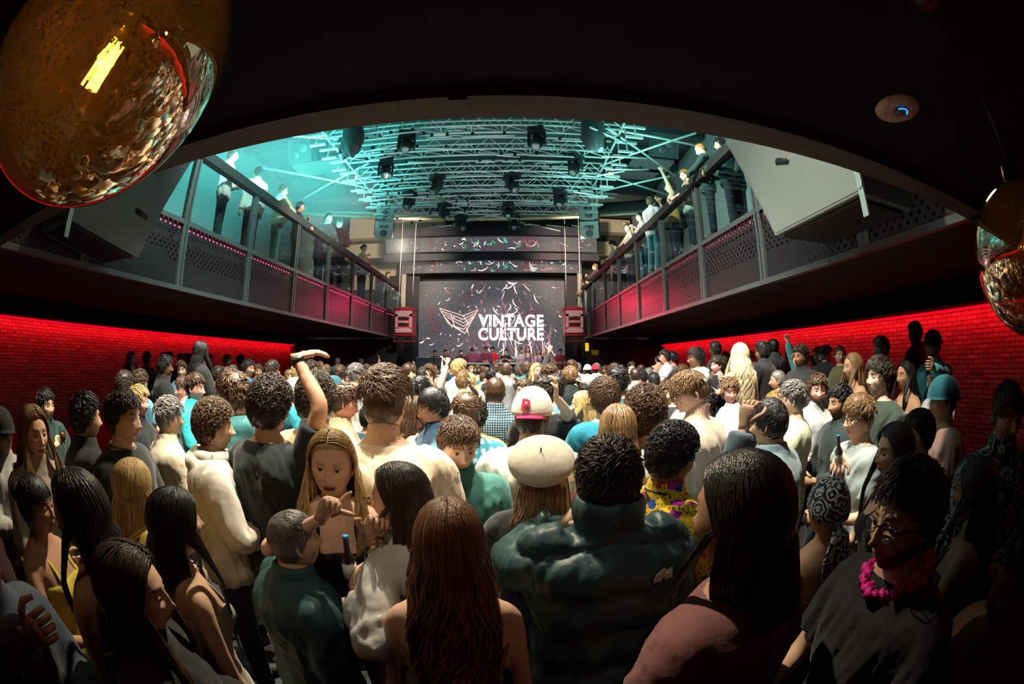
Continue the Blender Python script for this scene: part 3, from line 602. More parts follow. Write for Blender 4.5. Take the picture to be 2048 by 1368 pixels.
# near mezzanine over the camera: underside and its edge beam
m = MB(); m.box((-1.5, -.71, 3.02), (17, 4.58, .2)); m.box((-1.5, .2, 2.95), (17, 2.36, .05)); st('ceiling_near', m, black)
m = MB(); m.box(((XL + XR) / 2, 1.465, 3.0), (XR - XL + .3, .165, .26)); m.box((-.19, 1.43, 2.862), (.07, .10, .02)); st('trim_1', m, mat('edge beam', (.05, .04, .028), .8, bump=.3, bscale=120))
for nm, x0, x1 in (('left', XL, -9.9), ('right', XR, 6.8)):
    xm, wd = (x0 + x1) / 2, abs(x1 - x0); sg = -1 if nm == 'left' else 1
    m = MB(); m.box((xm, 8.7, 3.1), (wd, 20.2, .36)); m.box((x0 + sg * .35, 8.7, 3.6), (.6, 20.2, .64)) if False else None; st('floor_balcony_' + nm, m, mat('balcony slab', (.010, .010, .010), .9))
    m = MB(); m.box((xm, 8.7, 3.9), (wd - .5, 20.2, .1)); st('floor_balcony_deck_' + nm, m, mat('deck', (.05, .04, .035), .6))
    m = MB(); m.box((x1 - sg * .30, 8.7, 2.75), (.5, 20.2, .34)); st('trim_soffit_' + nm, m, black)
    # brick wall
    br, t, b = nt('brick_' + nm); tc = N(t, 'TexCoord'); mp = N(t, 'Mapping'); mp.inputs['Rotation'].default_value = (0, R(90), 0) ; t.links.new(tc.outputs['Object'], mp.inputs[0])
    cb = N(t, 'SeparateXYZ'); cx = N(t, 'CombineXYZ'); t.links.new(tc.outputs['Object'], cb.inputs[0]); t.links.new(cb.outputs[1], cx.inputs[0]); t.links.new(cb.outputs[2], cx.inputs[1])
    bk = N(t, 'TexBrick'); t.links.new(cx.outputs[0], bk.inputs['Vector']); bk.inputs['Scale'].default_value = 1; bk.inputs['Brick Width'].default_value = .23; bk.inputs['Row Height'].default_value = .072; bk.inputs['Mortar Size'].default_value = .009
    bk.inputs['Color1'].default_value = (.45, .36, .32, 1); bk.inputs['Color2'].default_value = (.26, .2, .18, 1); bk.inputs['Mortar'].default_value = (.12, .1, .1, 1); t.links.new(bk.outputs['Color'], b.inputs['Base Color'])
    nz = N(t, 'TexNoise'); nz.inputs['Scale'].default_value = 9; nz.inputs['Detail'].default_value = 6; t.links.new(tc.outputs['Object'], nz.inputs['Vector'])
    ad = N(t, 'Math', operation='MULTIPLY_ADD'); ad.inputs[1].default_value = .7; t.links.new(nz.outputs[0], ad.inputs[0]); iv = N(t, 'Math', operation='SUBTRACT'); iv.inputs[0].default_value = 1; t.links.new(bk.outputs['Fac'], iv.inputs[1]); t.links.new(iv.outputs[0], ad.inputs[2])
    bp = N(t, 'Bump'); bp.inputs['Strength'].default_value = 1; bp.inputs['Distance'].default_value = .03; t.links.new(ad.outputs[0], bp.inputs['Height']); t.links.new(bp.outputs[0], b.inputs['Normal']); b.inputs['Roughness'].default_value = .8
    st('wall_' + nm, MB().box((x1, 9.5, 4.8), (.12, 25, 9.8)), br)
    st('wall_upper_' + nm, MB().box((x1 - sg * .12, 9.5, 6.8), (.1, 25, 5.5)), mat('upper wall', (.34, .38, .38), .8, bump=.2, bscale=6))
    tag(MB().box((x1 - sg * .10, 8.5, 2.545), (.03, 19.5, .04)).build('light_strip', mat('red tube', (.3, .02, .02), .4, emit=(1, .0, .01), estr=1.6), None, False),
        'glowing red light strip along the top of the %s brick wall' % nm, 'light strip')
hz, t, b = nt('haze'); t.nodes.remove(b); vs = N(t, 'VolumeScatter'); vs.inputs['Color'].default_value = (.85, 1, 1, 1); vs.inputs['Density'].default_value = .03; vs.inputs['Anisotropy'].default_value = .2; t.links.new(vs.outputs[0], t.nodes['Material Output'].inputs['Volume'])
tag(MB().box((-6.35, 10.4, 7.0), (6.3, 14.5, 5.0)).build('haze', hz, None, False), 'thin teal haze hanging in the upper hall', 'haze', kind='stuff')
# far end
st('wall_back', MB().box((-1.5, 22.2, 4.8), (17, .1, 9.8)), mat('back wall', (.05, .045, .045), .9))
st('wall_stage_left', MB().box((-7.4, 18.9, 1.45), (5.0, .1, 2.8)), dark); st('wall_stage_right', MB().box((5.1, 18.9, 1.45), (3.4, .1, 2.8)), dark)
cream = mat('cream panel', (.62, .52, .38), .8, bump=.1); grey = mat('grey panel', (.30, .31, .30), .7)
for (x, y, z, wx, wz) in ((-5.9, 21.6, 8.95, 5.2, 1.25), (-8.1, 21.2, 7.7, 2.9, .8), (4.6, 21.4, 7.75, 1.6, .75), (-6.6, 21.9, 6.6, 1.5, .6), (5.2, 21.6, 8.9, 2.4, .7), (-7.6, 21.5, 6.0, 1.2, .8)):
    tag(MB().box((x, 22.12 - (.3 if z > 8 else .1), z), (wx, .62 if z > 8 else .2, wz)).build('acoustic_panel', cream, None, False), 'cream wall panel %s' % {-5.9: 'beside the left hanging speaker pair', -8.1: 'behind the woman at the left railing', 4.6: 'behind the right railing', -6.6: 'above the left end of the header screen', 5.2: 'above the right hanging speaker pair', -7.6: 'low behind the end of the left balcony'}[x], 'panel', 'cream panels on the far wall')
# stage portal
m = MB(); m.box((-.8, 21.3, 6.42), (9.0, .3, .55)); m.box((-4.75, 21.3, 3.2), (.75, .3, 6.2)); m.box((3.15, 21.3, 3.2), (.75, .3, 6.2)); m.box((-.8, 19.3, 7.75), (10, .5, .4)); m.box((-.8, 19.2, 6.55), (9.8, .3, .32)); st('trim_2', m, mat('portal', (.02, .018, .03), .6))
st('trim_3', MB().box((-5.05, 20.6, 5.4), (.22, .2, 2.9)), mat('column', (.45, .42, .36), .7)); st('trim_4', MB().box((3.42, 20.6, 5.4), (.22, .2, 2.9)), mat('column', (.45, .42, .36), .7))
st('floor_stage', MB().box((-.75, 20.4, .35), (9.4, 3.4, .7)), dark)
# LED screen and header bands
def led(name, cx, y, z0, z1, x0, x1, seed, n, base, label):
    root = empty(name, (cx, y, (z0 + z1) / 2), 0, label, 'screen'); w_, h_ = x1 - x0, z1 - z0; rr = random.Random(seed)
    lm, t, b = nt('led_' + name); b.inputs['Base Color'].default_value = (.02, .02, .02, 1); b.inputs['Roughness'].default_value = .5
    tc = N(t, 'TexCoord'); nz = N(t, 'TexNoise'); nz.inputs['Scale'].default_value = .9; nz.inputs['Detail'].default_value = 3; t.links.new(tc.outputs['Object'], nz.inputs['Vector'])
    wv = N(t, 'TexVoronoi'); wv.inputs['Scale'].default_value = 22; t.links.new(tc.outputs['Object'], wv.inputs['Vector'])
    mx = N(t, 'Mix', data_type='RGBA'); mx.inputs[6].default_value = c4(base); mx.inputs[7].default_value = c4([base[0] * 1.5, base[1] * .55, base[2] * .7]); rm = N(t, 'MapRange'); rm.inputs[1].default_value = .52; rm.inputs[2].default_value = .72
    t.links.new(nz.outputs[0], rm.inputs[0]); t.links.new(rm.outputs[0], mx.inputs[0]); t.links.new(mx.outputs[2], b.inputs['Emission Color'])
    ml = N(t, 'Math', operation='MULTIPLY_ADD'); ml.inputs[1].default_value = -.9; ml.inputs[2].default_value = 1.25; t.links.new(wv.outputs['Distance'], ml.inputs[0]); t.links.new(ml.outputs[0], b.inputs['Emission Strength'])
    MB().box((0, 0, 0), (w_, .1, h_)).build('display', lm, root, False)
    g = MB(); wh = mat('led white', (.1, .1, .1), .5, emit=(1, .86, .86), estr=1.5); pk = mat('led pink', (.1, .1, .1), .5, emit=(.75, .30, .36), estr=.7); te = mat('led green', (.1, .1, .1), .5, emit=(.1, .75, .55), estr=.9)
    dk = mat('led dark', (.01, .01, .01), .5)
    for q in range(n):
        lng = name == 'stage_screen' and q % 7 == 0
        u = rr.gauss(.08, .2) if rr.random() < .72 else rr.uniform(-.5, .5); x = u * w_; z = rr.uniform(-.5, .5) * h_
        if name == 'stage_screen' and z < -.30 * h_ and x < -.1: z += .2 * h_
        if lng: x = rr.uniform(.02, .42) * w_; z = rr.uniform(-.25, .05) * h_
        a = rr.gauss(-1.1, .7) if abs(u) < .3 else rr.uniform(-.9, .5); l = rr.uniform(.1, .5) * (1.3 if abs(u - .15) < .2 else .6); cv = rr.uniform(-2.2, 2.2); P = []
        if lng: a = rr.gauss(-1.35, .25); l = rr.uniform(.5, 1.2); cv = rr.uniform(-.6, .6)
        for s in np.linspace(0, 1, 7):
            P.append((x, -.056, z)); x += math.cos(a + cv * s) * l / 6; z += math.sin(a + cv * s) * l / 6
        P = np.array(P)
        if abs(P[:, 0]).max() > w_ / 2 - .04 or abs(P[:, 2]).max() > h_ / 2 - .04: continue
        k = rr.random(); mi = 0 if k < .36 else 1
        if name != 'stage_screen' and abs(u + .02) < .13: mi = 2 if k < .5 else 0
        r = rr.uniform(.010, .030) * np.array([.15, .6, .9, 1, .9, .6, .15]); V, F = tube(P, np.stack([r, r * 0 + .002], 1), 6, hint=(math.sin(a), 0, math.cos(a))); V[:, 1] = -.054 + (V[:, 1] + .056) * .5
        g.add(V, F, mi=mi)
    g.build('light_pattern', [wh, pk, te], root); return root
scr = led('stage_screen', -.81, 21.0, 1.45, 5.79, -4.34, 2.73, 5, 250, (.115, .112, .122), 'large grey stage screen with a bird line drawing and two lines of white lettering')
led('header_screen', -.8, 19.05, 6.78, 7.45, -5.6, 4.0, 8, 90, (.11, .105, .112), 'long narrow grey screen band, the upper of two above the stage')
led('header_screen', -.8, 20.4, 6.08, 6.80, -5.1, 3.5, 9, 110, (.10, .095, .105), 'long narrow grey screen band, the lower one just above the dark portal')
for txt, zc in (('VINTAGE', 3.83), ('CULTURE', 3.19)):
    c = bpy.data.curves.new('lettering', 'FONT'); c.body = txt; c.align_x = 'CENTER'; c.align_y = 'CENTER'; c.size = .80; c.offset = .022; c.space_character = 1.06; c.extrude = .006
    o = bpy.data.objects.new('t', c); COL.objects.link(o); dg = bpy.context.evaluated_depsgraph_get(); me = bpy.data.meshes.new_from_object(o.evaluated_get(dg)); bpy.data.objects.remove(o)
    V = np.array([v.co[:] for v in me.vertices]); x0, x1 = hit(957, 640, 1, 21)[0], hit(1087, 640, 1, 21)[0]; sx = (x1 - x0) / (V[:, 0].max() - V[:, 0].min()); sz = .60 / (V[:, 1].max() - V[:, 1].min())
    for v, p in zip(me.vertices, V): v.co = ((p[0] - (V[:, 0].max() + V[:, 0].min()) / 2) * sx, -p[2], (p[1] - (V[:, 1].max() + V[:, 1].min()) / 2) * sz)
    me.materials.clear(); me.materials.append(mat('led letters', (.1, .1, .1), .5, emit=(1, .90, .88), estr=2.2)); o = obj('lettering', me, scr); o.location = ((x0 + x1) / 2 + .81, -.075, zc - 3.62)
bird = []
def B(x, y): p = hit(x, y, 1, 21); return (p[0] + .81, -.07, p[2] - 3.62)
BP = [(880, 618), (930, 634), (957, 620), (950, 640), (928, 668), (905, 650)]
gm = MB()
for s in range(4): gm.tube([B(880 + 5 * s, 617 + 6 * s), B(927, 632 + 7 * s), B(956 - 4 * s, 620 + 6 * s)], .017, 4)
for a_, b_ in (((880, 617), (896, 646)), ((896, 646), (930, 667)), ((930, 667), (956, 620)), ((886, 628), (901, 650)), ((901, 650), (928, 659)), ((928, 659), (948, 632)), ((902, 628), (909, 652)), ((927, 632), (938, 650)), ((909, 652), (930, 667)), ((895, 640), (905, 655))): gm.tube([B(*a_), B(*b_)], .018, 4)
gm.build('line_drawing', mat('led coral', (.1, .1, .1), .5, emit=(1, .55, .5), estr=1.6), scr)

# balcony railings ---------------------------------------------------
pm, t, b = nt('perforated sheet'); b.inputs['Base Color'].default_value = (.035, .033, .036, 1); b.inputs['Roughness'].default_value = .4; b.inputs['Metallic'].default_value = .5
tc = N(t, 'TexCoord'); sp = N(t, 'SeparateXYZ'); t.links.new(tc.outputs['Object'], sp.inputs[0])
def M_(op, a, b_=None, c=None):
    n = N(t, 'Math', operation=op)
    for k, v in enumerate((a, b_, c)):
        if v is None: continue
        if isinstance(v, (int, float)): n.inputs[k].default_value = v
        else: t.links.new(v, n.inputs[k])
    return n.outputs[0]
PX = .115; uy = M_('DIVIDE', sp.outputs[1], PX); uz = M_('DIVIDE', sp.outputs[2], .062); row = M_('FLOOR', uz); odd = M_('MULTIPLY', M_('MODULO', M_('ABSOLUTE', row), 2.), .5)
fy = M_('MULTIPLY', M_('SUBTRACT', M_('FRACT', M_('ADD', uy, odd)), .5), PX); fz = M_('MULTIPLY', M_('SUBTRACT', M_('FRACT', uz), .5), .062)
ds = M_('SQRT', M_('ADD', M_('MULTIPLY', fy, fy), M_('MULTIPLY', fz, fz))); hole = M_('LESS_THAN', ds, .0225)
tr = N(t, 'BsdfTransparent'); ms = N(t, 'MixShader'); t.links.new(hole, ms.inputs[0]); t.links.new(b.outputs[0], ms.inputs[1]); t.links.new(tr.outputs[0], ms.inputs[2]); t.links.new(ms.outputs[0], t.nodes['Material Output'].inputs[0])
gm_, t, b = nt('glass'); t.nodes.remove(b); tr = N(t, 'BsdfTransparent'); tr.inputs[0].default_value = (.80, .90, .89, 1); gl = N(t, 'BsdfGlossy'); gl.inputs['Roughness'].default_value = .03; gl.inputs[0].default_value = (.9, 1, 1, 1)
fr0 = N(t, 'LayerWeight'); fr1 = N(t, 'Math', operation='POWER'); fr1.inputs[1].default_value = 4; fr = N(t, 'Math', operation='MULTIPLY_ADD'); fr.inputs[1].default_value = .45; fr.inputs[2].default_value = .025; fr0.inputs[0].default_value = .5; t.links.new(fr0.outputs['Facing'], fr1.inputs[0]); t.links.new(fr1.outputs[0], fr.inputs[0]); ms = N(t, 'MixShader'); t.links.new(fr.outputs[0], ms.inputs[0]); t.links.new(tr.outputs[0], ms.inputs[1]); t.links.new(gl.outputs[0], ms.inputs[2]); t.links.new(ms.outputs[0], t.nodes['Material Output'].inputs[0])
rail = mat('black rail', (.012, .018, .018), .6, .1); frame = mat('grey metal frame', (.12, .14, .14), .4, .5); pale = mat('pale metal', (.42, .48, .46), .4, .4)
YP = [.95 + 2.0 * k for k in range(10)]
for nm, x, sg, zt in (('left', XL, -1, 5.12), ('right', XR, 1, 5.10)):
    root = empty('balcony_railing', (x, 9.95, ZB), 0, 'black balcony railing with glass panes above perforated panels, along the %s side of the hall' % nm, 'railing')
    L = lambda y, z: (0, y - 9.95, z - ZB)
    MB().box((-sg * .0, 0, 5.12 - ZB), (.16, 18.1, .17)).build('handrail', rail, root, False)
    MB().box((0, 0, 1.05), (.07, 18.0, .075)).build('middle_rail', frame, root, False)
    MB().box((-sg * .02, 0, .035), (.09, 18.0, .07)).build('bottom_rail', frame, root, False)
    for i, y in enumerate(YP):
        p = MB(); p.box(L(y - .05, 3.97), (.09, .045, 2.2)); p.box(L(y + .05, 3.97), (.09, .045, 2.2)); p.box(L(y, 3.97), (.05, .06, 2.18)); p.build('post', frame, root, False)
    for y in YP[:-1]:
        o = MB().box((0, 0, 0), (.006, 1.86, .97)).build('perforated_panel', pm, root, False); o.location = L(y + 1, ZB + .55)
        o = MB().box((0, 0, 0), (.010, 1.86, 1.02)).build('glass_pane', gm_, root, False); o.location = L(y + 1, ZG + .56)
    back = MB().box((sg * .30, 0, .52), (.02, 18, .9)).build('back_board', mat('back board', (.05, .04, .045), .8), root, False)
    MB().box((sg * .11, 0, .985), (.03, 17.9, .02)).build('light_strip', mat('red glow', (.3, .02, .05), .4, emit=(1, .03, .12), estr=6), root, False)

# ceiling speakers hung over the railings (pale wedge cabinets)
def prism(name, pts, x0, x1, m, parent):
    P = np.array([(x0, y, z) for y, z in pts] + [(x1, y, z) for y, z in pts]); n = len(pts); mb = MB()
    F4 = [(k, (k + 1) % n, n + (k + 1) % n, n + k) for k in range(n)]
    if x1 > x0: F4 = [f[::-1] for f in F4]
    cap = np.array([tuple(range(n))]); cap2 = np.array([tuple(range(2 * n - 1, n - 1, -1))])
    if x1 < x0: pass
    mb.add(P, [np.array(F4), cap, cap2]); o = mb.build(name, m, parent, False); md = o.modifiers.new('b', 'BEVEL'); md.width = .012; md.segments = 2; return o
cab = mat('pale grey cabinet', (.15, .18, .175), .5, .1, bump=.15, bscale=200); blk = mat('black', (.008, .008, .008), .5)
def wedge(name, pts, slot, x0, x1, label, sl_a):
    cy, cz = np.mean(pts, 0); root = empty(name, (x0, cy, cz), 0, label, 'loudspeaker')
    q = [(y - cy, z - cz) for y, z in pts]; prism('cabinet', q, 0, x1 - x0, cab, root); sg = np.sign(x1 - x0)
    q2 = [(y * .97, z * .97) for y, z in q]; prism('side_seam', q2, -.004 * sg, .02 * sg, cab, root)
    # grille on the underside
    b, c = np.array(q[1]), np.array(q[2]); n = np.array([(c - b)[1], -(c - b)[0]]); n = n / np.linalg.norm(n); n = n * (-1 if n[1] > 0 else 1)
    prism('grille', [tuple(b * .94 + c * .06 + n * .03), tuple(c * .94 + b * .06 + n * .03), tuple(c * .9 + b * .1 - n * .02), tuple(b * .9 + c * .1 - n * .02)], .04 * sg, x1 - x0 - .04 * sg, blk, root)
    s = np.array([slot[0] - cy, slot[1] - cz]); d = np.array([math.cos(sl_a), math.sin(sl_a)]); m = MB(); m.tube([(-.006 * sg, *(s - d * .085)), (-.006 * sg, *(s + d * .085))], [[.035, .006], [.035, .006]], 10, hint=(0, -d[1], d[0]))
    for e in (-1, 1): m.tube([(-.008 * sg, *(s + d * .085 * e)), (-.0 * sg, *(s + d * .085 * e))], .035, 14)
    m.build('handle_slot', blk, root)
    m = MB(); m.box((-.03 * sg, c[0] - .02, c[1] + .12), (.02, .06, .62)); m.box((.25 * sg, c[0] - .10, c[1] + .40), (.6, .05, .05)); m.tube([(-.045 * sg, c[0] - .02, c[1] + .05), (-.01, c[0] - .02, c[1] + .05)], .03, 12); m.build('bracket', mat('bright steel', (.5, .55, .52), .3, .7), root, False); return root
wedge('hanging_speaker', [(4.08, 4.39), (3.39, 3.04), (2.09, 3.05), (1.86, 3.6), (2.2, 4.55)], (3.05, 3.69), 2.5, 3.22, 'big pale wedge loudspeaker hung in front of the right balcony railing', .35)
wedge('hanging_speaker', [(3.90, 4.36), (3.25, 2.96), (2.12, 3.12), (1.9, 3.6), (2.2, 4.6)], (3.19, 3.43), -4.0, -4.72, 'big pale wedge loudspeaker hung in front of the left balcony railing', -.15)

# pendants and downlight near the camera ------------------------------
sm, t, b = nt('mirrored amber glass'); t.nodes.remove(b); tr = N(t, 'BsdfTransparent'); tr.inputs[0].default_value = (.62, .30, .06, 1); gl = N(t, 'BsdfGlossy'); gl.inputs['Roughness'].default_value = .0; gl.inputs[0].default_value = (.98, .88, .68, 1)
lw = N(t, 'LayerWeight'); lw.inputs[0].default_value = .45; mr = N(t, 'MapRange'); mr.inputs[3].default_value = .42; mr.inputs[4].default_value = 1; t.links.new(lw.outputs['Facing'], mr.inputs[0])
nz = N(t, 'TexNoise'); nz.inputs['Scale'].default_value = 9; bp = N(t, 'Bump'); bp.inputs['Strength'].default_value = .03; bp.inputs['Distance'].default_value = .02; t.links.new(nz.outputs[0], bp.inputs['Height']); t.links.new(bp.outputs[0], gl.inputs['Normal'])
df = N(t, 'BsdfTranslucent'); df.inputs[0].default_value = (.9, .45, .08, 1); m0 = N(t, 'MixShader'); m0.inputs[0].default_value = .07; t.links.new(tr.outputs[0], m0.inputs[1]); t.links.new(df.outputs[0], m0.inputs[2])
ms = N(t, 'MixShader'); t.links.new(mr.outputs[0], ms.inputs[0]); t.links.new(m0.outputs[0], ms.inputs[1]); t.links.new(gl.outputs[0], ms.inputs[2]); t.links.new(ms.outputs[0], t.nodes['Material Output'].inputs[0])
def pendant(loc, r, label, tilt, lit):
    root = empty('globe_pendant', loc, 0, label, 'pendant lamp'); D, F = grid_sphere(72, 48); F = [f for f in F]
    P = D * r; P[:, 2] = np.where(D[:, 2] > .93, .93 * r + (D[:, 2] - .93) * r * .2, P[:, 2]); MB().add(P, F).build('glass_globe', sm, root)
    top = 2.92 - loc[2]; m = MB(); m.tube([(0, 0, r * .9), (0, 0, r * 1.22)], [.035, .028], 20); m.tube([(0, 0, r * .93), (0, 0, r * .45)], [.02, .02], 16); m.build('lamp_holder', mat('black metal', (.015, .015, .015), .35, .8), root)
    MB().tube([(0, 0, r * 1.2), (0, 0, top - .02)], .0022, 6).build('cord', mat('black cord', (.02, .02, .02), .6), root)
    MB().tube([(0, 0, top - .03), (0, 0, top)], [.05, .055], 24).build('ceiling_rose', mat('black metal', (.015, .015, .015), .35, .8), root)
    m = MB()
    for a in range(6):
        x, y = .012 * math.cos(a), .012 * math.sin(a); q = np.array([(x, y, .028), (x * 1.2, y * 1.2, -.036)]) if a < 5 else np.array([(0, 0, .035), (0, 0, -.035)])
        m.tube(q @ rotx(tilt[0]).T @ roty(tilt[1]).T, .0024, 6)
    m.build('filament', mat('hot filament', (1, .6, .2), .5, emit=(1, .50, .10), estr=120 if lit else 25), root)
    D2, F2 = grid_sphere(24, 16); bl = MB().add(D2 * (.030, .030, .055) + (0, 0, r * .12), F2).build('bulb', gm_, root)
    l = bpy.data.lights.new('bulb_light', 'POINT'); l.energy = 2.0 if lit else .5; l.color = (1, .6, .25); l.shadow_soft_size = .01; lo = bpy.data.objects.new('bulb_light', l); COL.objects.link(lo); lo.parent = root; lo.location = (0, 0, .0); return root
pendant((-.515, .238, 2.262), .192, 'mirrored amber glass globe pendant with glowing filament, at the upper left corner', (.0, .45), True)
pendant((1.19, .345, 2.11), .185, 'mirrored amber glass globe pendant hanging on a thin cord by the right edge', (0, 0), False)
root = empty('downlight', (1.62, .96, 2.925), 0, 'round recessed ceiling light with a faint blue glow', 'ceiling light')
MB().tube([(0, 0, 0), (0, 0, -.012), (0, 0, -.014)], [.125, .120, .06], 40).build('rim', mat('bronze rim', (.36, .24, .20), .5, .2), root)
MB().tube([(.02, 0, -.0135), (.02, 0, -.018)], [.045, .04], 24).build('recess', mat('recess', (.05, .06, .07), .4), root)
a = np.linspace(.3, 2.8, 12); MB().tube(np.stack([.02 + .036 * np.cos(a), -.036 * np.sin(a), np.full(12, -.019)], 1), .004, 6).build('blue_glow', mat('blue led', (.02, .1, .3), .4, emit=(.02, .25, .9), estr=2), root)
light('POINT', 'downlight_spill', (1.3, .55, 2.45), (0, 0, 0), .35, (1, .62, .45), shadow_soft_size=.05)
# ------------------------------------------------------------------ lighting rig over the floor
alu = mat('aluminium', (.50, .54, .52), .35, .35); lampb = mat('lamp body', (.015, .02, .022), .4, .2)
def truss_mesh(L, s=.16, step=.62):
    m = MB(); h = L / 2
    for y, z in ((-s, s), (s, s), (-s, -s), (s, -s)): m.tube([(-h, y, z), (h, y, z)], .026, 6)
    n = int(L / step)
    for k in range(n):
        x0, x1 = -h + k * L / n, -h + (k + 1) * L / n; xm = (x0 + x1) / 2
        for y in (-s, s): m.tube([(x0, y, -s), (xm, y, s), (x1, y, -s)], .012, 5)
        m.tube([(x0, -s, -s), (x0, s, -s)], .012, 5); m.tube([(x0, -s, -s), (x1, s, -s)], .010, 5)
    return m
tr0 = None; TY = (8.35, 9.6, 10.8, 11.9, 13.0, 14.2)
words = ('nearest the balcony edge', 'second from the near end', 'third from the near end', 'fourth from the near end', 'fifth from the near end', 'the far end of the rig')
for i, y in enumerate(TY):
    o = truss_mesh(6.6).build('truss', alu) if i == 0 else copy_tree(tr0); tr0 = tr0 or o; o.location = (-.8, y, 7.0 + .06 * (i % 2)); tag(o, 'aluminium truss spanning the lighting rig, %s' % words[i], 'truss', 'crosswise trusses of the rig')
    for x in (-3.4, 1.8): tag(MB().tube([(x, y, 7.2), (x, y, 9.7)], .012, 6).build('hanging_cable', steel), 'thin steel cable holding the %s end of the truss %s' % ('left' if x < 0 else 'right', words[i]), 'cable', 'truss cables')
# moving heads
def moving_head():
    r = empty('moving_head_light', (0, 0, 0)); MB().box((0, 0, -.05), (.34, .34, .12)).build('base', lampb, r, False)
    m = MB(); m.box((-.17, 0, -.26), (.05, .12, .34)); m.box((.17, 0, -.26), (.05, .12, .34)); m.box((0, 0, -.12), (.38, .14, .05)); m.build('yoke', lampb, r, False)
    m = MB(); m.tube(np.array([(0, .16, 0), (0, .13, 0), (0, -.05, 0), (0, -.2, 0), (0, -.22, 0)]) @ rotx(.9).T + (0, 0, -.33), [.08, .13, .14, .11, .10], 16); h = m.build('lamp_head', lampb, r)
    MB().tube(np.array([(0, -.222, 0), (0, -.228, 0)]) @ rotx(.9).T + (0, 0, -.33), [.085, .08], 16).build('lens', mat('lens', (.2, .22, .22), .1, .3), h); return r
mh = None; rr = random.Random(3)
for i, (y, xs) in enumerate(zip(TY, ((-3.6, -2.2, .6, 1.9), (-3.0, 1.6), (-1.9, .1), (-2.9, 1.5), (-2.0, .0), (-1.6, .2)))):
    for j, x in enumerate(xs):
        o = moving_head() if mh is None else copy_tree(mh); mh = mh or o; o.location = (x, y, 6.80 if i else 6.82); o.rotation_euler = (0, 0, rr.uniform(-1, 1))
        tag(o, 'black moving head lamp, %s along the truss %s' % (('leftmost', 'second', 'third', 'rightmost')[j if len(xs) > 2 else (0 if j == 0 else 3)], words[i]), 'stage lamp', 'moving heads under the trusses')
# two big round black hoists at the near truss
for x, s in ((-3.35, 'left'), (1.75, 'right')):
    r = empty('chain_bag', (x, 8.0, 6.9), 0, 'large black drooping chain bag at the %s end of the nearest truss' % s, 'chain bag')
    D, F = grid_sphere(20, 14); MB().add(D * (.26, .24, .50) * (1 + .06 * np.sin(D[:, :1] * 9 + D[:, 2:] * 7)) + (0, 0, -.25), F).build('bag', mat('black canvas', (.02, .03, .03), .6), r)
    MB().tube([(0, 0, .2), (0, 0, 2.8)], .02, 6).build('chain', steel, r)
# rows of LED batten tubes in the rig
rr = random.Random(11); t0 = []
for L in (.55, .8, 1.1):
    r = empty('light_batten', (0, 0, 0)); MB().tube([(-L / 2, 0, 0), (L / 2, 0, 0)], .022, 8).build('tube', alu, r)
    [MB().box((e * L * .3, 0, .045), (.06, .07, .07)).build('clamp', lampb, r, False) for e in (-1, 1)]; t0.append(r)
used = set(); cnt = 0; ORD = 'nearest second third fourth fifth sixth seventh eighth ninth tenth eleventh twelfth thirteenth fourteenth fifteenth sixteenth farthest'.split()
for row in range(17):
    y = 8.1 + row * .40; xx = -4.15 - .02 * row + rr.uniform(0, .3)
    while xx < 2.5:
        q = rr.randrange(3); L = (.55, .8, 1.1)[q]
        if rr.random() < .74:
            o = t0[q] if q not in used else copy_tree(t0[q]); used.add(q); cnt += 1
            o.location = (xx + L / 2, y + rr.uniform(-.12, .12), 6.55 + rr.choice((0, .12, .3, .75, 1.0)) + rr.uniform(-.04, .04)); o.rotation_euler = (0, rr.gauss(0, .04), rr.gauss(0, .09) if rr.random() < .85 else rr.uniform(-.9, .9))
            cx_ = xx + L / 2; tag(o, '%s light batten in the %s row of the rig, %s' % (('short', 'medium', 'long')[q], ORD[row], 'far left' if cx_ < -3 else 'left of centre' if cx_ < -1.5 else 'centre' if cx_ < 0 else 'right of centre' if cx_ < 1.4 else 'far right'), 'light batten', 'light battens of the rig')
        xx += L + rr.uniform(.03, .3)
# lengthwise carriers at both sides of the rig
for x, s in ((-4.35, 'left'), (2.75, 'right')):
    m = MB()
    for y in np.arange(8.2, 14.8, .75): m.box((x, y, 6.95), (.5, .07, .05)); m.box((x, y + .1, 6.75), (.4, .06, .05)); m.tube([(x, y, 6.75), (x, y, 7.5)], .018, 6)
    m.tube([(x - .1, 8.0, 7.3), (x - .1, 14.7, 7.3)], .03, 6); tag(m.build('rig_ladder', alu, None, False), 'ladder of short pale bars along the %s edge of the lighting rig' % s, 'rig ladder')
def pipe(a, b, label):
    A, B_ = hit(*a, 2, 7.35), hit(*b, 2, 7.35); d = B_ - A; tag(MB().tube([A, B_], .032, 8).build('brace_pipe', mat('white pipe', (.62, .70, .66), .4, .2)), label, 'pipe', 'diagonal pipes beside the rig')
pipe((525, 336), (772, 384), 'long pale pipe running down from upper left to the rig edge'); pipe((598, 402), (738, 326), 'pale pipe rising from the left balcony to the rig')
pipe((540, 270), (722, 283), 'pale pipe close under the beam at the upper left'); pipe((650, 425), (900, 432), 'thin pale pipe in front of the cream panels')
pipe((1215, 257), (1350, 352), 'pale pipe sloping down right from the rig corner'); pipe((1200, 332), (1392, 266), 'pale pipe rising right towards the bald man at the railing')
pipe((1190, 345), (1350, 395), 'pale pipe sloping gently down behind the right railing'); pipe((1165, 392), (1340, 352), 'pale pipe rising gently at the right of the rig'); pipe((1240, 262), (1430, 300), 'pale pipe under the beam at the upper right')
pipe((880, 455), (1010, 425), 'thin pipe crossing before the upper screen band'); pipe((945, 425), (1120, 462), 'thin pipe crossing the other way before the upper screen band')
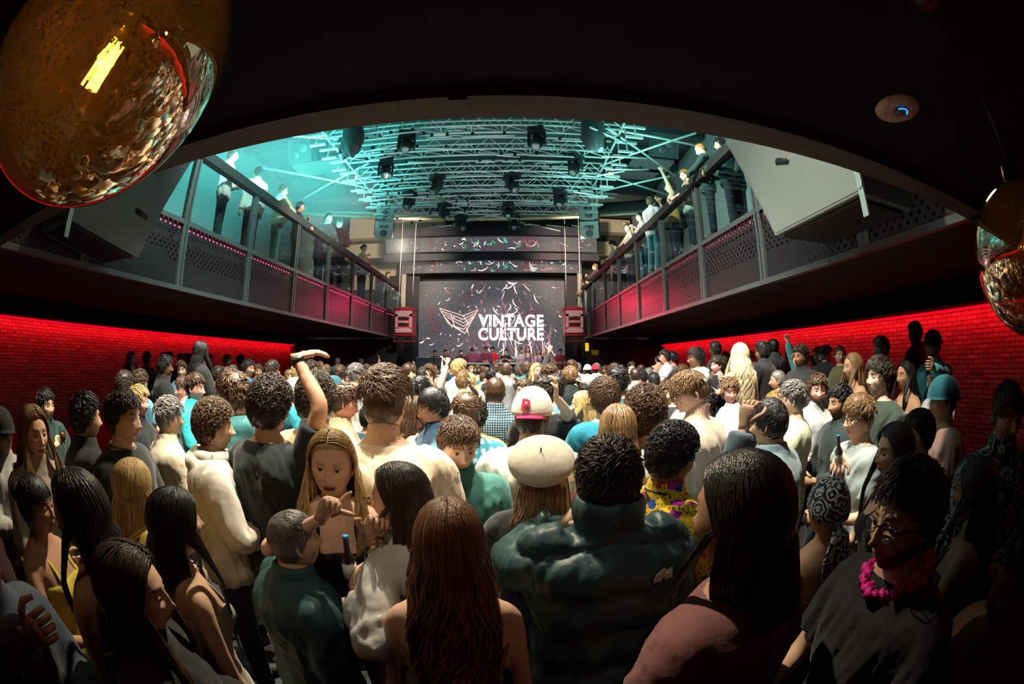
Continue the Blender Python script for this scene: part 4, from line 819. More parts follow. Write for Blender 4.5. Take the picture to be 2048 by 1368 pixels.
# curved bright lip above the stage header
a = np.linspace(-1, 1, 25); P = np.stack([-.8 + 7.4 * a, 17.2 + 1.6 * a ** 2 * -1.2, 7.72 + .0 * a], 1); tag(MB().tube(P, [[.05, .12]] * 25, 8).build('curved_lip', mat('brass lip', (.5, .42, .28), .4, .5)), 'long curved pale lip edging the ceiling before the stage', 'ceiling edge')
o = MB(); zs = np.stack([P[:, 0], P[:, 1] + .1, P[:, 2] + .3], 1); o.tube(zs, [[.25, .06]] * 25, 8, hint=(0, 0, 1)); tag(o.build('curved_fascia', mat('dark fascia', (.03, .03, .035), .6)), 'dark curved fascia above the pale lip before the stage', 'fascia')
# speakers
grl = mat('speaker face', (.55, .55, .52), .5, .1); red = mat('red frame', (.45, .03, .05), .45)
def stage_speaker(x, label):
    r = empty('stage_speaker', (x, 18, 2.66), 0, label, 'loudspeaker'); m = MB(); m.box((0, .05, .85), (.78, .7, .98)); m.build('cabinet', red, r, False)
    m = MB(); m.box((0, -.33, 1.18), (.70, .06, .24)); m.box((0, -.33, .50), (.70, .06, .20)); m.box((-.30, -.33, .86), (.10, .06, .6)); m.box((.30, -.33, .86), (.10, .06, .6)); m.box((0, -.33, .84), (.55, .06, .07)); m.build('front_baffle', grl, r, False)
    for z in (.99, .74):
        m = MB(); m.box((0, -.34, z), (.40, .08, .10), roty(0)); m.build('horn', blk, r, False); m = MB(); m.tube([(-.2, -.38, z + .05), (0, -.42, z + .075), (.2, -.38, z + .05)], .02, 6); m.build('horn_lip', grl, r)
    m = MB(); m.box((0, 0, 1.38), (.86, .78, .07)); m.box((0, 0, 1.44), (.5, .6, .05)); m.build('top_plate', red, r, False)
    m = MB(); m.box((0, 0, .30), (.80, .7, .05)); m.box((0, 0, .04), (.86, .7, .05)); [m.box((sx * .40, sy * .32, .19), (.04, .04, .34)) for sx in (-1, 1) for sy in (-1, 1)]; m.build('lower_frame', red, r, False)
    for sx in (-1, 1): MB().tube([(sx * .30, 0, 1.45), (sx * .30 + .02, 0, 6.4)], .016, 6).build('cable', mat('pale cable', (.5, .48, .46), .5), r)
stage_speaker(-4.31, 'red framed speaker tower hung on cables at the left of the stage'); stage_speaker(2.70, 'red framed speaker tower hung on cables at the right of the stage')
def box_pair(x, y, z, tilt, label):
    r = empty('hanging_speaker', (x, y, z), tilt, label, 'loudspeaker')
    for k, (dz, a) in enumerate(((.32, .10), (-.36, .35))):
        Rm = rotx(a); m = MB(); m.box(Rm @ np.array((0, 0, 0)) + (0, -.05 * k, dz), (.66, .55, .62), Rm); c = m.build('cabinet', mat('white cabinet', (.55, .56, .53), .5), r, False)
        m = MB(); m.box(Rm @ np.array((0, -.29, .12)) + (0, -.05 * k, dz), (.34, .05, .12), Rm); m.tube([Rm @ np.array((0, -.26, -.12)) + (0, -.05 * k, dz), Rm @ np.array((0, -.30, -.12)) + (0, -.05 * k, dz)], .14, 16); m.build('driver', mat('grey driver', (.10, .10, .10), .4), c, False)
    m = MB(); m.box((-.36, .05, .1), (.03, .06, 1.3)); m.box((.36, .05, .1), (.03, .06, 1.3)); m.tube([(0, 0, .6), (0, 0, 2.4)], .02, 6); m.build('bracket', lampb, r, False)
box_pair(-4.6, 15.2, 7.08, .25, 'pale two-box speaker hung high at the left before the cream panels'); box_pair(2.96, 15.2, 7.0, -.25, 'pale two-box speaker hung high at the right of the lighting rig')
for px, py, lb in ((605, 300, 'dark square ceiling speaker over the left balcony'), (1328, 291, 'dark square ceiling speaker over the right balcony')):
    p = hit(px, py, 2, 7.7); r = empty('ceiling_speaker', p, 0, lb, 'loudspeaker'); Rm = rotx(.5); MB().box((0, 0, 0), (.75, .4, .7), Rm).build('cabinet', mat('charcoal cabinet', (.05, .07, .07), .5), r, False)
    for x, q, rad in ((.12, .08, .15), (-.12, -.12, .12)): MB().tube([Rm @ np.array((x, -.2, q)), Rm @ np.array((x, -.215, q))], [rad, rad * .85], 18).build('driver', mat('grey driver', (.10, .10, .10), .4), r)
    MB().tube([(0, 0, .3), (0, 0, 2.0)], .015, 6).build('cable', steel, r)
# hall ceiling beams and panels
for px, py, lb, sx in ((640, 335, 'flat grey panel hung over the left balcony', 1.9), (700, 355, 'flat grey panel between the left pipes', 1.7), (1265, 345, 'flat grey panel hung over the right balcony', 1.9), (1300, 330, 'flat grey panel near the right balcony rail', 1.5)):
    p = hit(px, py, 2, 8.7); tag(MB().box(p, (sx, 1.0, .08)).build('ceiling_panel', grey, None, False), lb, 'panel', 'grey panels under the hall ceiling')
for i, y in enumerate((9.5, 12.2, 14.9, 17.6)): st('trim_%d' % (5 + i), MB().box((-1.5, y, 9.45), (16, .35, .5)), mat('ceiling beam', (.06, .08, .08), .8))
for px, py, lb, sd in ((717, 357, 'small yellow-glowing lamp between the left pipes', 'l'), (1219, 352, 'small yellow-glowing lamp beside the right pipes', 'r')):
    p = hit(px, py, 2, 7.6); r = empty('ceiling_lamp', p, 0, lb, 'lamp'); MB().tube([(0, .12, 0), (0, -.12, 0)], [.09, .12], 14).build('housing', lampb, r); MB().tube([(0, -.12, 0), (0, -.13, 0)], .09, 14).build('lens', mat('yellow lens', (.6, .5, .2), .4, emit=(1, .8, .35), estr=1.2), r); MB().tube([(0, 0, .1), (0, 0, 2)], .012, 6).build('stem', lampb, r)
# exit glow by the stage and small lamps under the balcony
for px, py, w_, h_, lb in ((1174, 694, .14, .34, 'small yellow lit sign beside the right of the stage'), (1190, 705, .30, .22, 'dim amber lamp right of the yellow lit sign')):
    p = hit(px, py, 1, 18.8); tag(MB().box(p, (w_, .06, h_)).build('lit_sign', mat('amber glow' + lb[:3], (.3, .2, .02), .5, emit=(1, .6, .04), estr=1.0 if w_ < .25 else .06), None, False), lb, 'sign')
# DJ desk -------------------------------------------------------------
r = empty('dj_booth', (-.77, 19.1, .7), 0, 'long silver-edged DJ booth table on the stage', 'dj booth'); MB().box((.05, 0, 1.10), (6.0, .8, .07)).build('table_top', mat('silver edge', (.40, .42, .44), .35, .6), r, False); MB().box((.05, .1, .55), (5.8, .6, 1.04)).build('front_panel', mat('front cloth', (.03, .03, .04), .8), r, False)
MB().box((0, -.85, .30), (7.2, .08, .10)).build('front_rail', mat('silver edge', (.40, .42, .44), .35, .6), r, False)
for k, (px, lb) in enumerate(((852, 'left of two black mixing consoles on the stage'), (890, 'right of two black mixing consoles on the stage'))):
    p = hit(px, 722, 1, 18.6); q = empty('mixing_console', (p[0], 18.25, 1.75), 0, lb, 'mixing console', 'mixing consoles'); MB().box((0, 0, .10), (.74, .08, .36), rotx(-.3)).build('back_panel', mat('console', (.02, .03, .04), .4), q, False); MB().box((0, -.02, .29), (.76, .05, .03)).build('silver_edge', mat('silver edge', (.40, .42, .44), .35, .6), q, False)
    MB().box((0, .1, -.5), (.6, .3, 1.0)).build('stand', blk, q, False)
# ------------------------------------------------------------------ raised standing areas
st('floor_platform_right', MB().box((5.25, 6.6, .17), (2.9, 11.4, .34)), dark); st('floor_platform_left', MB().box((-7.7, 8.2, .13), (4.0, 12.4, .26)), dark)
# held things ----------------------------------------------------------
def wpos(root, q): a = root.rotation_euler[2]; return rotz(a) @ (np.array(q) * root.scale[0]) + np.array(root.location)
def held(kind, loc, label, tilt=(0, 0), c=(.5, .5, .5)):
    Rm = rotx(tilt[0]) @ roty(tilt[1]); r = empty(kind.replace(' ', '_'), loc, 0, label, kind)
    if kind == 'bottle': r.scale = (.72, .72, .72)
    def tb(P, rad, name, m, par=r, seg=16): return MB().tube(np.array(P, float) @ Rm.T, rad, seg).build(name, m, par)
    if kind == 'bottle':
        tb([(0, 0, -.09), (0, 0, -.085), (0, 0, .03), (0, 0, .06), (0, 0, .12), (0, 0, .125)], [.026, .03, .03, .014, .012, .013], 'glass', mat('bottle glass' + str(c), c, .08, 0, .8)); tb([(0, 0, -.06), (0, 0, .01)], .0308, 'paper_label', mat('paper', (.75, .78, .76), .6)); tb([(0, 0, .122), (0, 0, .135)], .0145, 'cap', mat('cap', (.05, .35, .8), .4))
    elif kind == 'cup': tb([(0, 0, -.05), (0, 0, .05), (0, 0, .052), (0, 0, -.03)], [.027, .036, .033, .025], 'plastic_cup', gm_); tb([(0, 0, -.045), (0, 0, .015)], [.026, .031], 'drink', mat('drink' + str(c), c, .15))
    elif kind == 'phone': MB().box((0, 0, 0), (.075, .009, .15), Rm).build('case', blk, r, False); MB().box(Rm @ np.array((0, -.005, 0)), (.068, .002, .14), Rm).build('screen', mat('lit screen', (.1, .1, .1), .3, emit=c, estr=1.2), r, False)
    elif kind == 'glow stick': tb([(0, 0, -.02), (0, 0, .16)], .011, 'tube', mat('glow stick', (.8, .7, .2), .4, emit=(1, .85, .3), estr=2))
    elif kind == 'handbag':
        MB().box((0, 0, -.06), (.13, .06, .16), Rm).build('bag', mat('black patent', (.01, .01, .012), .2, 0, .8), r, False); tb([(0, 0, .02), (.01, .035, .12), (.0, .05, .27), (.01, .0, .36)], [.012] * 4, 'strap', mat('black patent', (.01, .01, .012), .2, 0, .8)); tb([(0, .0, .018), (0, .0, .034)], .016, 'clasp', mat('gold', (.8, .5, .15), .25, 1))
    return r
def X(kind, which, label, off=(0, .04, .05), tilt=(0, 0), c=(.5, .5, .5)):
    def f(root, A, M, hl, rng):
        sd, I, S, E, W, pose = A[which]; d = unit(W - E); held(kind, wpos(root, W + d * .07 + np.array(off)), label, tilt, c)
    return f
def multi(*fs):
    def f(*a): [g(*a) for g in fs]
    return f
def earring(side, c=(.8, .6, .3)):
    def f(root, A, M, hl, rng): a = np.linspace(0, 2 * math.pi, 13); P = np.stack([np.full(13, side * .082), -.01 + .014 * np.cos(a), -.052 + .016 * np.sin(a)], 1); MB().tube(P @ M.T + hl, .003, 6, caps=False).build('earring', mat('gold', (.8, .5, .15), .25, 1), root)
    return f
def necklace(root, A, M, hl, rng):
    a = np.linspace(-2.2, 2.2, 15); MB().tube(np.stack([.085 * np.sin(a), .02 + .085 * np.cos(a), 1.50 - .05 * np.cos(a)], 1), .003, 6).build('necklace', mat('silver', (.7, .7, .7), .2, 1), root)
def collar_ring(c, name='collar', r=.078, z=1.495, t=.012):
    def f(root, A, M, hl, rng): a = np.linspace(0, 2 * math.pi, 25); MB().tube(np.stack([r * np.cos(a), -.01 + r * .98 * np.sin(a), z + .012 * np.sin(a + 3.14)], 1), [[t * .8, t * 1.6]] * 25, 8, caps=False).build(name, cloth(c), root)
    return f
def hood(c):
    return collar_ring(c, 'hood', .10, 1.50, .022)
def watch(which, c=(.02, .02, .025)):
    def f(root, A, M, hl, rng):
        sd, I, S, E, W, pose = A[which]; d = unit(W - E); MB().tube([W - d * .035, W - d * .012], [.031, .031], 14).build('wristband', mat('band', c, .4), root)
    return f
def belt(root, A, M, hl, rng):
    a = np.linspace(0, 2 * math.pi, 29); MB().tube(np.stack([.140 * np.cos(a), .112 * np.sin(a), np.full(29, 1.085)], 1), [[.006, .026]] * 29, 8, hint=(1, 0, 0), caps=False).build('belt', mat('gold', (.8, .45, .12), .3, .9), root)
def cap_letter(root, A, M, hl, rng):
    c = bpy.data.curves.new('cap_letter', 'FONT'); c.body = 'P'; c.size = .075; c.extrude = .0025; c.offset = .003; c.align_x = 'CENTER'; c.align_y = 'CENTER'
    q = bpy.data.objects.new('t', c); COL.objects.link(q); me = bpy.data.meshes.new_from_object(q.evaluated_get(bpy.context.evaluated_depsgraph_get())); bpy.data.objects.remove(q)
    o = obj('embroidered_letter', me, root); me.materials.clear(); me.materials.append(mat('red thread', (.55, .02, .06), .7)); p = np.array([-.018, -.128, .078]) @ M.T + hl; o.location = p; o.rotation_euler = Matrix((M @ rotx(R(72)) @ rotz(-.12)).tolist()).to_euler()
def jacket_mark(root, A, M, hl, rng):
    jk = [c for c in root.children if c.name.startswith('puffer')][0].data; V = np.empty(len(jk.vertices) * 3); jk.vertices.foreach_get('co', V); V = V.reshape(-1, 3); V = V[V[:, 1] < 0]
    def on(x, z): d = np.hypot(V[:, 0] - x, V[:, 2] - z); q = V[np.argsort(d)[:6]]; return (x, q[:, 1].min() - .003, z)
    m = MB()
    for r in (.016, .025, .034):
        a = np.linspace(0, math.pi / 2, 7); m.tube([on(.118 - r * math.cos(t), 1.385 + r * math.sin(t)) for t in a], .0036, 6)
    for k in range(4): m.tube([on(.124 + .007 * k, 1.385), on(.124 + .007 * k, 1.415)], .0042, 6)
    m.build('stitched_emblem', mat('pale thread', (.75, .77, .62), .7), root)
def flower_lei(root, A, M, hl, rng):
    a = np.linspace(0, 2 * math.pi, 40); D, F = grid_sphere(8, 6); m = MB()
    for t in a: m.add(D * rng.uniform(.008, .017) * (1 + .5 * np.sin(D[:, :1] * 9 + t * 5)) + rng.normal(size=3) * .004 + (.082 * math.cos(t), .0 + .092 * math.sin(t), 1.505 - .028 * math.sin(t)), F)
    m.build('flower_garland', mat('magenta petals', (.85, .01, .35), .6), root)
W_, BK = (.78, .74, .66), (.015, .017, .018)
P = person; U = 'up'; FR = 'front'
def arm(px, py, d, h=(1, 0, -.5)): return ('px', px, py, d, h)
NEAR = [
 # front left
 dict(px=5, py=868, size=92, face=80, skin='light', hair='short', hc='dark', top='shirt', tc=(.5, .5, .48), hat='cap', hatc=BK, label='man in a black cap cut off by the left edge of the picture'),
 dict(px=68, py=868, size=112, face=88, skin='light', hair='long', hc='lightbrown', fem=True, top='jacket', tc=(.42, .36, .30), hk=dict(length=.42, wave=.02, vol=.012, tint=(1.7, 1.5, 1.0)), lod=0, lips=(.7, .3, .3), label='woman with long wavy light brown hair in profile, wearing a pale taupe jacket'),
 dict(px=92, py=812, size=66, face=80, skin='light', hair='short', hc='black', top='jacket', tc=(.02, .05, .045), arms=(FR, 'drink'), extra=X('cup', 1, 'dark drink held up by the black-haired person behind the wavy-haired woman', c=(.1, .03, .01)), label='black-haired person in dark leather jacket raising a drink near the left wall'),
 dict(px=172, py=838, size=100, face=15, skin='tan', hair='short', hc='black', top='jacket', tc=BK, label='black-haired man in black jacket with his bare neck showing, second from the brick wall'),
 dict(px=248, py=838, size=112, face=72, skin='light', hair='short', hc='dark', top='sweater', tc=BK, extra=collar_ring((.16, .15, .08)), lod=0, hk=dict(thick=.02), label='dark-haired man in profile with an olive collar over a black sweater'),
 dict(px=278, py=805, size=62, face=80, skin='pink', hair='short', hc='blonde', fem=True, top='shirt', tc=BK, label='blonde short-haired woman in profile just behind the olive-collared man'),
 dict(px=338, py=838, size=84, face=25, skin='tan', hair='fade', hc='grey', top='shirt', tc=(.55, .46, .34), label='man with silvery cropped hair and a beige collared shirt'),
 dict(px=390, py=778, size=58, face=75, skin='pink', hair='fade', hc='brown', top='shirt', tc=(.02, .42, .48), pat='blotch', tc2=(.05, .6, .62), label='man with short quiff in a bright teal patterned shirt'),
 dict(px=428, py=856, size=108, face=48, skin='light', hair='curly', hc='brown', top='hoodie', tc=(.70, .62, .52), lod=0, hk=dict(thick=.028), extra=hood((.68, .62, .52)), label='man with curly brown hair in an oversized cream hooded top'),
 dict(px=468, py=795, size=92, face=-75, body=-60, pitch=15, skin='light', hair='short', hc='brown', top='hoodie', tc=(.05, .22, .24), hk=dict(thick=.03), label='man with floppy brown hair looking down, in a teal hoodie'),
 dict(px=540, py=818, size=120, face=5, roll=6, skin='tan', hair='curly', hc='dark', top='tee', tc=(.012, .02, .02), arms=(FR, arm(592, 715, 1.95, (1, -.3, 0))), hands=(None, dict(d=(.7, .6, .25), n=(0, .2, -1), curl=.25)), lod=0, hk=dict(thick=.03), extra=watch(1), label='tall man with dark tousled hair in a black tee, one arm raised with a wristband'),
 dict(px=497, py=738, size=36, face=95, skin='tan', hair='short', hc='black', top='tee', tc=(.02, .22, .45), arms=(FR, FR), label='small figure in blue shirt smiling before the left wall'),
 dict(px=437, py=752, size=36, face=20, skin='tan', hair='short', hc='dark', top='tee', tc=(.06, .02, .02), arms=(FR, arm(470, 720, 5.4)), label='shadowed person stretching a bare arm up toward the stage near the left wall'),
 dict(px=402, py=705, size=50, face=20, skin='dark', hair='long', hc='black', top='jacket', tc=BK, fem=True, label='tall dark silhouette with hair piled high against the left red wall'),
 dict(px=330, py=735, size=46, face=40, skin='brown', hair='short', hc='black', top='jacket', tc=BK, label='dark silhouette left of the tall piled-hair figure at the left wall'),
 dict(px=545, py=742, size=40, face=40, skin='tan', hair='short', hc='dark', top='tee', tc=(.5, .05, .08), label='man in red-lit tee standing behind the raised bare forearm'),  # red light is put into the tee colour
 dict(px=632, py=805, size=104, face=0, skin='light', hair='curly', hc='dark', top='shirt', tc=(.62, .42, .22), lod=0, hk=dict(thick=.034), label='person with thick dark curls and a tan shirt, seen from behind'),
 dict(px=688, py=808, size=76, face=60, pitch=12, skin='pink', hair='fade', hc='brown', top='shirt', tc=(.55, .36, .22), label='man with short brown hair bowing his head, light shirt collar'),
 dict(px=770, py=812, size=136, face=4, skin='light', hair='fade', hc='brown', top='tee', tc=(.80, .64, .47), lod=0, bulk=1.18, hk=dict(thick=.030), label='broad tall man in plain beige t-shirt seen from behind, left of centre'),
 dict(px=664, py=932, size=140, face=166, body=160, roll=-4, skin='light', hair='long', hc='blonde', fem=True, top='crop', tc=BK, lod=0, lips=(.22, .05, .06), hk=dict(length=.42, wave=.022, vol=.012, tuck=.35), arms=(('px', 735, 1078, 1.36, (1, .2, -.4)), ('px', 642, 1035, 1.34, (1, .2, -.6))), hands=(dict(d=(-.4, .2, .8), n=(0, 1, -.2), curl=.75), dict(d=(-.5, .3, .75), n=(-.3, .8, -.2), curl=.95, point=True)), extra=belt, label='blonde woman facing the camera with dark lipstick, pointing a finger'),
 dict(px=917, py=893, size=116, face=158, body=165, pitch=14, skin='fair', hair='short', hc='brown', top='shirt', tc=(.04, .16, .14), lod=0, hk=dict(thick=.020, hl=-.01), arms=('down', 'down'), label='young man facing the camera, looking down, in dark green buttoned shirt'),
 dict(px=800, py=1000, size=150, face=-78, body=-60, pitch=5, skin='light', hair='long', hc='dark', fem=True, top='jacket', tc=(.62, .62, .60), rough=.35, lod=0, hk=dict(length=.30, wave=.004, vol=.010, tuck=.5), arms=(arm(712, 1188, 1.36, (1, 0, -.9)), FR), extra=X('bottle', 0, 'blue-capped bottle held by the woman in the white satin jacket', (0, 0, .06), c=(.05, .02, .05)), label='woman with long dark hair in a white satin jacket, turned to the blonde'),
 dict(px=590, py=1085, size=142, face=42, pitch=-8, skin='light', hair='fade', hc='grey', top='jacket', tc=(.035, .10, .105), rough=.5, lod=0, bulk=1.2, arms=('down', 'down'), hk=dict(thick=.008), label='man with cropped greying hair in a dark teal bomber jacket'),
 dict(px=898, py=1092, size=185, face=-8, skin='light', hair='long', hc='auburn', fem=True, top='crop', tc=(.20, .15, .06), lod=0, hk=dict(length=.56, wave=.02, vol=.016, n=1500, tint=(2.3, 1.9, 1.0)), arms=('down', 'down'), label='woman with very long wavy auburn hair seen from behind, jeans below'),
 dict(px=1085, py=950, size=128, face=8, pitch=8, skin='light', hair='long', hc='lightbrown', fem=True, top='jacket', tc=BK, lod=0, hat='beret', hatc=(.72, .64, .50), hk=dict(length=.26, wave=.015, vol=.01), label='person in a cream beret and black jacket, head bowed'),
 dict(px=1065, py=838, size=108, face=10, skin='light', hair='short', hc='dark', top='tee', tc=(.74, .70, .62), lod=0, bulk=1.1, hat='backcap', hatc=((.80, .74, .64), (.45, .01, .09)), extra=cap_letter, label='man wearing a cream cap backwards with a crimson brim, in an off-white tee'),
 dict(px=1215, py=968, size=176, face=-6, skin='light', hair='short', hc='dark', top='puffer', tc=(.035, .085, .088), rough=.42, lod=0, bulk=1.12, hk=dict(thick=.024), arms=(arm(1130, 1045, 1.42, (1, 0, -1)), FR), extra=multi(jacket_mark, X('cup', 0, 'small clear cup of pink drink held beside the puffer jacket', (0, 0, .04), c=(.6, .1, .1))), label='man in a dark green quilted puffer jacket with a small pale emblem'),
 dict(px=1345, py=915, size=136, face=68, pitch=12, skin='tan', hair='curly', hc='black', top='shirt', tc=(.8, .5, .02), pat='floral', lod=0, hk=dict(thick=.022), extra=collar_ring(BK), label='man with short black curls in a yellow floral shirt with black collar'),
 dict(px=1482, py=1035, size=282, face=-28, skin='tan', hair='long', hc='black', top='tee', tc=(.22, .085, .085), lod=0, hk=dict(length=.17, wave=.008, vol=.008, n=1500, tuck=.55), arms=('down', 'down'), label='large shadowy person with chin-length black hair and a dusky maroon tee'),
 dict(px=1812, py=1040, size=245, face=-82, skin='light', hair='short', hc='black', top='tee', tc=(.012, .016, .018), lod=0, glasses=True, beard=.6, hk=dict(thick=.018), extra=flower_lei, label='bearded man in glasses in dark profile with a magenta garland'),
 dict(px=1655, py=1020, size=132, face=12, pitch=5, skin='tan', hair=None, fem=True, top='tube', tc=(.3, .25, .2), pat='sequin', tc2=(.7, .05, .4), lod=0, hat='bandana', hatc=(.012, .03, .045), label='person with a navy paisley bandana and bare shoulders'),
 dict(px=1538, py=848, size=108, face=-32, pitch=5, skin='light', hair='slick', hc='black', top='blazer', tc=(.16, .24, .28), lod=0, bulk=1.12, glasses=True, arms=(arm(1488, 855, 1.75, (1, 0, -.6)), FR), label='man with slicked black hair in a grey-blue blazer, hand at his glasses'),
 dict(px=1788, py=905, size=116, face=-70, skin='light', hair='long', hc='dark', fem=True, top='tank', tc=(.03, .03, .03), lod=0, hk=dict(length=.40, wave=.006, vol=.012), label='woman with glossy long dark hair behind the bearded man in glasses'),
 dict(px=1718, py=838, size=96, face=-78, skin='light', hair='fade', hc='lightbrown', top='tee', tc=(.30, .36, .37), lod=0, glasses=True, hk=dict(thick=.02), arms=(FR, ('px', 1665, 945, 1.95, (1, 0, -.8))), extra=X('bottle', 1, 'clear beer bottle held by the man in the grey tee', (0, .0, .05), (.1, -.25), (.30, .36, .32)), label='man in glasses with faded haircut and grey tee holding a beer bottle'),
 dict(px=1680, py=808, size=74, face=-80, skin='tan', hair='short', hc='black', top='blazer', tc=(.02, .035, .035), beard=True, label='dark-bearded man in a black blazer over white collar'),
 dict(px=1636, py=782, size=64, face=-150, skin='pink', hair='short', hc='brown', top='shirt', tc=(.48, .52, .52), beard=.5, label='young man facing the camera in a light grey shirt, right of centre'),
 dict(px=1586, py=802, size=76, face=-45, skin='fair', hair='fade', hc='grey', top='tee', tc=(.62, .66, .45), label='man with short greying hair in a pale green tee'),
 dict(px=1556, py=762, size=46, face=-50, skin='tan', hair='buzz', hc='grey', top='tee', tc=BK, label='man with shaved head behind the pale green tee'),
 dict(px=1552, py=815, size=60, face=-20, skin='light', hair='curly', hc='ginger', fem=True, top='tee', tc=(.1, .15, .05), label='person with ginger curls just above the grey-blue blazer'),
 dict(px=1706, py=735, size=58, face=-72, skin='tan', hair='long', hc='lightbrown', fem=True, top='tank', tc=(.25, .12, .05), hk=dict(length=.36), label='woman with long golden brown hair in profile before the right wall'),
 dict(px=1758, py=758, size=82, face=-80, pitch=-6, skin='fair', hair='short', hc='dark', top='tee', tc=(.03, .05, .035), lod=0, hk=dict(thick=.026), label='pale young man in profile with raised chin and a dark green tee'),
 dict(px=1812, py=752, size=62, face=-75, skin='tan', hair='long', hc='black', fem=True, top='tank', tc=(.10, .07, .05), hk=dict(length=.3), label='woman with long black hair next to the pale young man'),
 dict(px=1866, py=694, size=58, face=-80, skin='tan', hair='short', hc='black', top='shirt', tc=(.05, .42, .50), beard=True, hat='cap', hatc=BK, arms=(arm(1785, 712, 2.9, (0, 0, -1)), FR), label='bearded man in black cap and cyan shirt stretching an arm along the wall'),
 dict(px=1762, py=698, size=48, face=-30, skin='dark', hair='short', hc='black', top='jacket', tc=BK, label='dark silhouette beneath the outstretched cyan sleeve'),
 dict(px=1830, py=668, size=46, face=-10, skin='dark', hair='short', hc='black', top='jacket', tc=BK, label='tallest black silhouette against the right red wall'),
 dict(px=1886, py=805, size=92, face=-55, skin='tan', hair='buzz', hc='black', top='tee', tc=(.42, .25, .22), lod=0, bulk=1.1, hat='backcap', hatc=(.02, .16, .20), label='man with a teal cap and a dusty pink tee'),
 dict(px=1872, py=762, size=66, face=-70, skin='light', hair='short', hc='black', top='tee', tc=(.6, .64, .66), label='man in a white tee half hidden behind the teal cap'),
 dict(px=1836, py=872, size=102, face=-62, skin='light', hair='curly', hc='black', top='tee', tc=(.02, .03, .035), lod=0, hk=dict(thick=.02), label='man with dark curly hair and bare neck in a navy tee'),
 dict(px=2015, py=828, size=138, face=-140, pitch=14, skin='tan', hair='slick', hc='black', top='shirt', tc=(.015, .03, .04), pat='blotch', tc2=(.42, .52, .52), lod=0, extra=necklace, label='man at the right edge looking down in a black and white patterned shirt'),
 dict(px=1950, py=985, size=138, face=-15, skin='tan', hair='long', hc='black', fem=True, top='tank', tc=(.03, .03, .03), lod=0, hk=dict(length=.36, wave=.004, vol=.012), label='woman with straight black hair over her bare back, by the right edge'),
 dict(px=1385, py=790, size=94, face=-72, body=-35, pitch=38, skin='fair', hair='fade', hc='lightbrown', top='tee', tc=(.62, .52, .42), lod=0, bulk=1.15, hk=dict(thick=.02), label='man with faded haircut bowing his head in a taupe t-shirt'),
 dict(px=1480, py=712, size=50, face=12, skin='light', hair='long', hc='platinum', fem=True, top='crop', tc=(.72, .68, .62), lod=0, hk=dict(length=.50, wave=.026, vol=.02), arms=(arm(1398, 758, 3.6, (0, -.5, -1)), 'down'), label='platinum blonde woman in a white crop top with her arm stretched out'),
 dict(px=1392, py=718, size=46, face=-85, skin='brown', hair='short', hc='black', top='hoodie', tc=(.45, .50, .52), glasses=True, hi=0, arms=('drink', FR), label='man in black glasses and a pale grey hoodie'),
 dict(px=1330, py=715, size=32, face=-85, skin='pink', hair='short', hc='dark', top='tee', tc=(.5, .5, .6), arms=('drink', FR), label='man in white with his hand at his mouth, left of the grey hoodie'),
 dict(px=1344, py=718, size=30, face=-60, skin='tan', hair='short', hc='black', top='tee', tc=(.45, .48, .55), label='man just behind the one with his hand at his mouth'),
 dict(px=1434, py=732, size=34, face=-95, skin='pink', hair='fade', hc='dark', top='tee', tc=(.03, .03, .04), arms=('drink', FR), label='pink-faced man between the grey hoodie and the platinum blonde'),
 dict(px=1290, py=833, size=108, face=5, skin='light', hair='curly', hc='brown', top='tee', tc=(.58, .60, .58), lod=0, hk=dict(thick=.034), label='man with bushy brown curls in a light grey tee, seen from behind'),
 dict(px=1236, py=862, size=104, face=0, skin='fair', hair='long', hc='lightbrown', fem=True, top='tank', tc=(.3, .3, .3), hk=dict(length=.30, wave=.003, vol=.01), label='woman with straight caramel hair in front of the bushy curls'),
 dict(px=1208, py=800, size=80, face=-12, skin='fair', hair='short', hc='brown', top='sweater', tc=(.01, .20, .30), lod=0, hk=dict(thick=.028), label='man with wavy brown hair in a deep blue sweater'),
 dict(px=1166, py=812, size=60, face=-75, skin='fair', hair='long', hc='blonde', fem=True, top='tee', tc=(.05, .1, .15), hk=dict(length=.25, wave=.012), label='blonde woman in profile with a fringe, beside the blue sweater'),
 dict(px=1236, py=765, size=60, face=20, skin='tan', hair='short', hc='black', top='tee', tc=(.02, .12, .16), hk=dict(thick=.026), label='person with tousled black hair in dark blue behind the wavy brown hair'),
 dict(px=1112, py=780, size=58, face=-5, skin='light', hair='fade', hc='dark', top='tee', tc=(.10, .26, .33), bulk=1.15, label='man with cropped dark hair in a slate blue tee right of the backwards cap'),
 dict(px=1088, py=790, size=70, face=5, skin='light', hair='short', hc='dark', top='tee', tc=BK, arms=(FR, arm(1090, 745, 2.5, (1, 0, -.3))), hands=(None, dict(curl=.4, d=(0, .1, 1))), label='person in black tee with a bare arm raised straight above the cream cap'),
 dict(px=991, py=785, size=66, face=3, skin='fair', hair='buzz', hc='brown', top='shirt', tc=(.55, .66, .68), pat='check', tc2=(.01, .06, .10), bulk=1.1, lod=0, label='man with buzz cut in a blue and white checked shirt'),
 dict(px=868, py=815, size=82, face=-112, pitch=14, skin='tan', hair='slick', hc='black', top='jacket', tc=(.01, .05, .11), hi=0, arms=('clap', 'clap'), label='dark-haired man in navy clapping, turned left'),
 dict(px=828, py=826, size=68, face=62, skin='pink', hair='long', hc='brown', fem=True, top='tank', tc=(.25, .30, .12), hk=dict(length=.26), label='brown-haired woman in profile facing the clapping man'),  # pink skin tone carries the red light on her face
 dict(px=842, py=777, size=54, face=40, skin='brown', hair='dreads', hc='black', top='tee', tc=(.1, .2, .22), label='person with short black dreadlocks'),
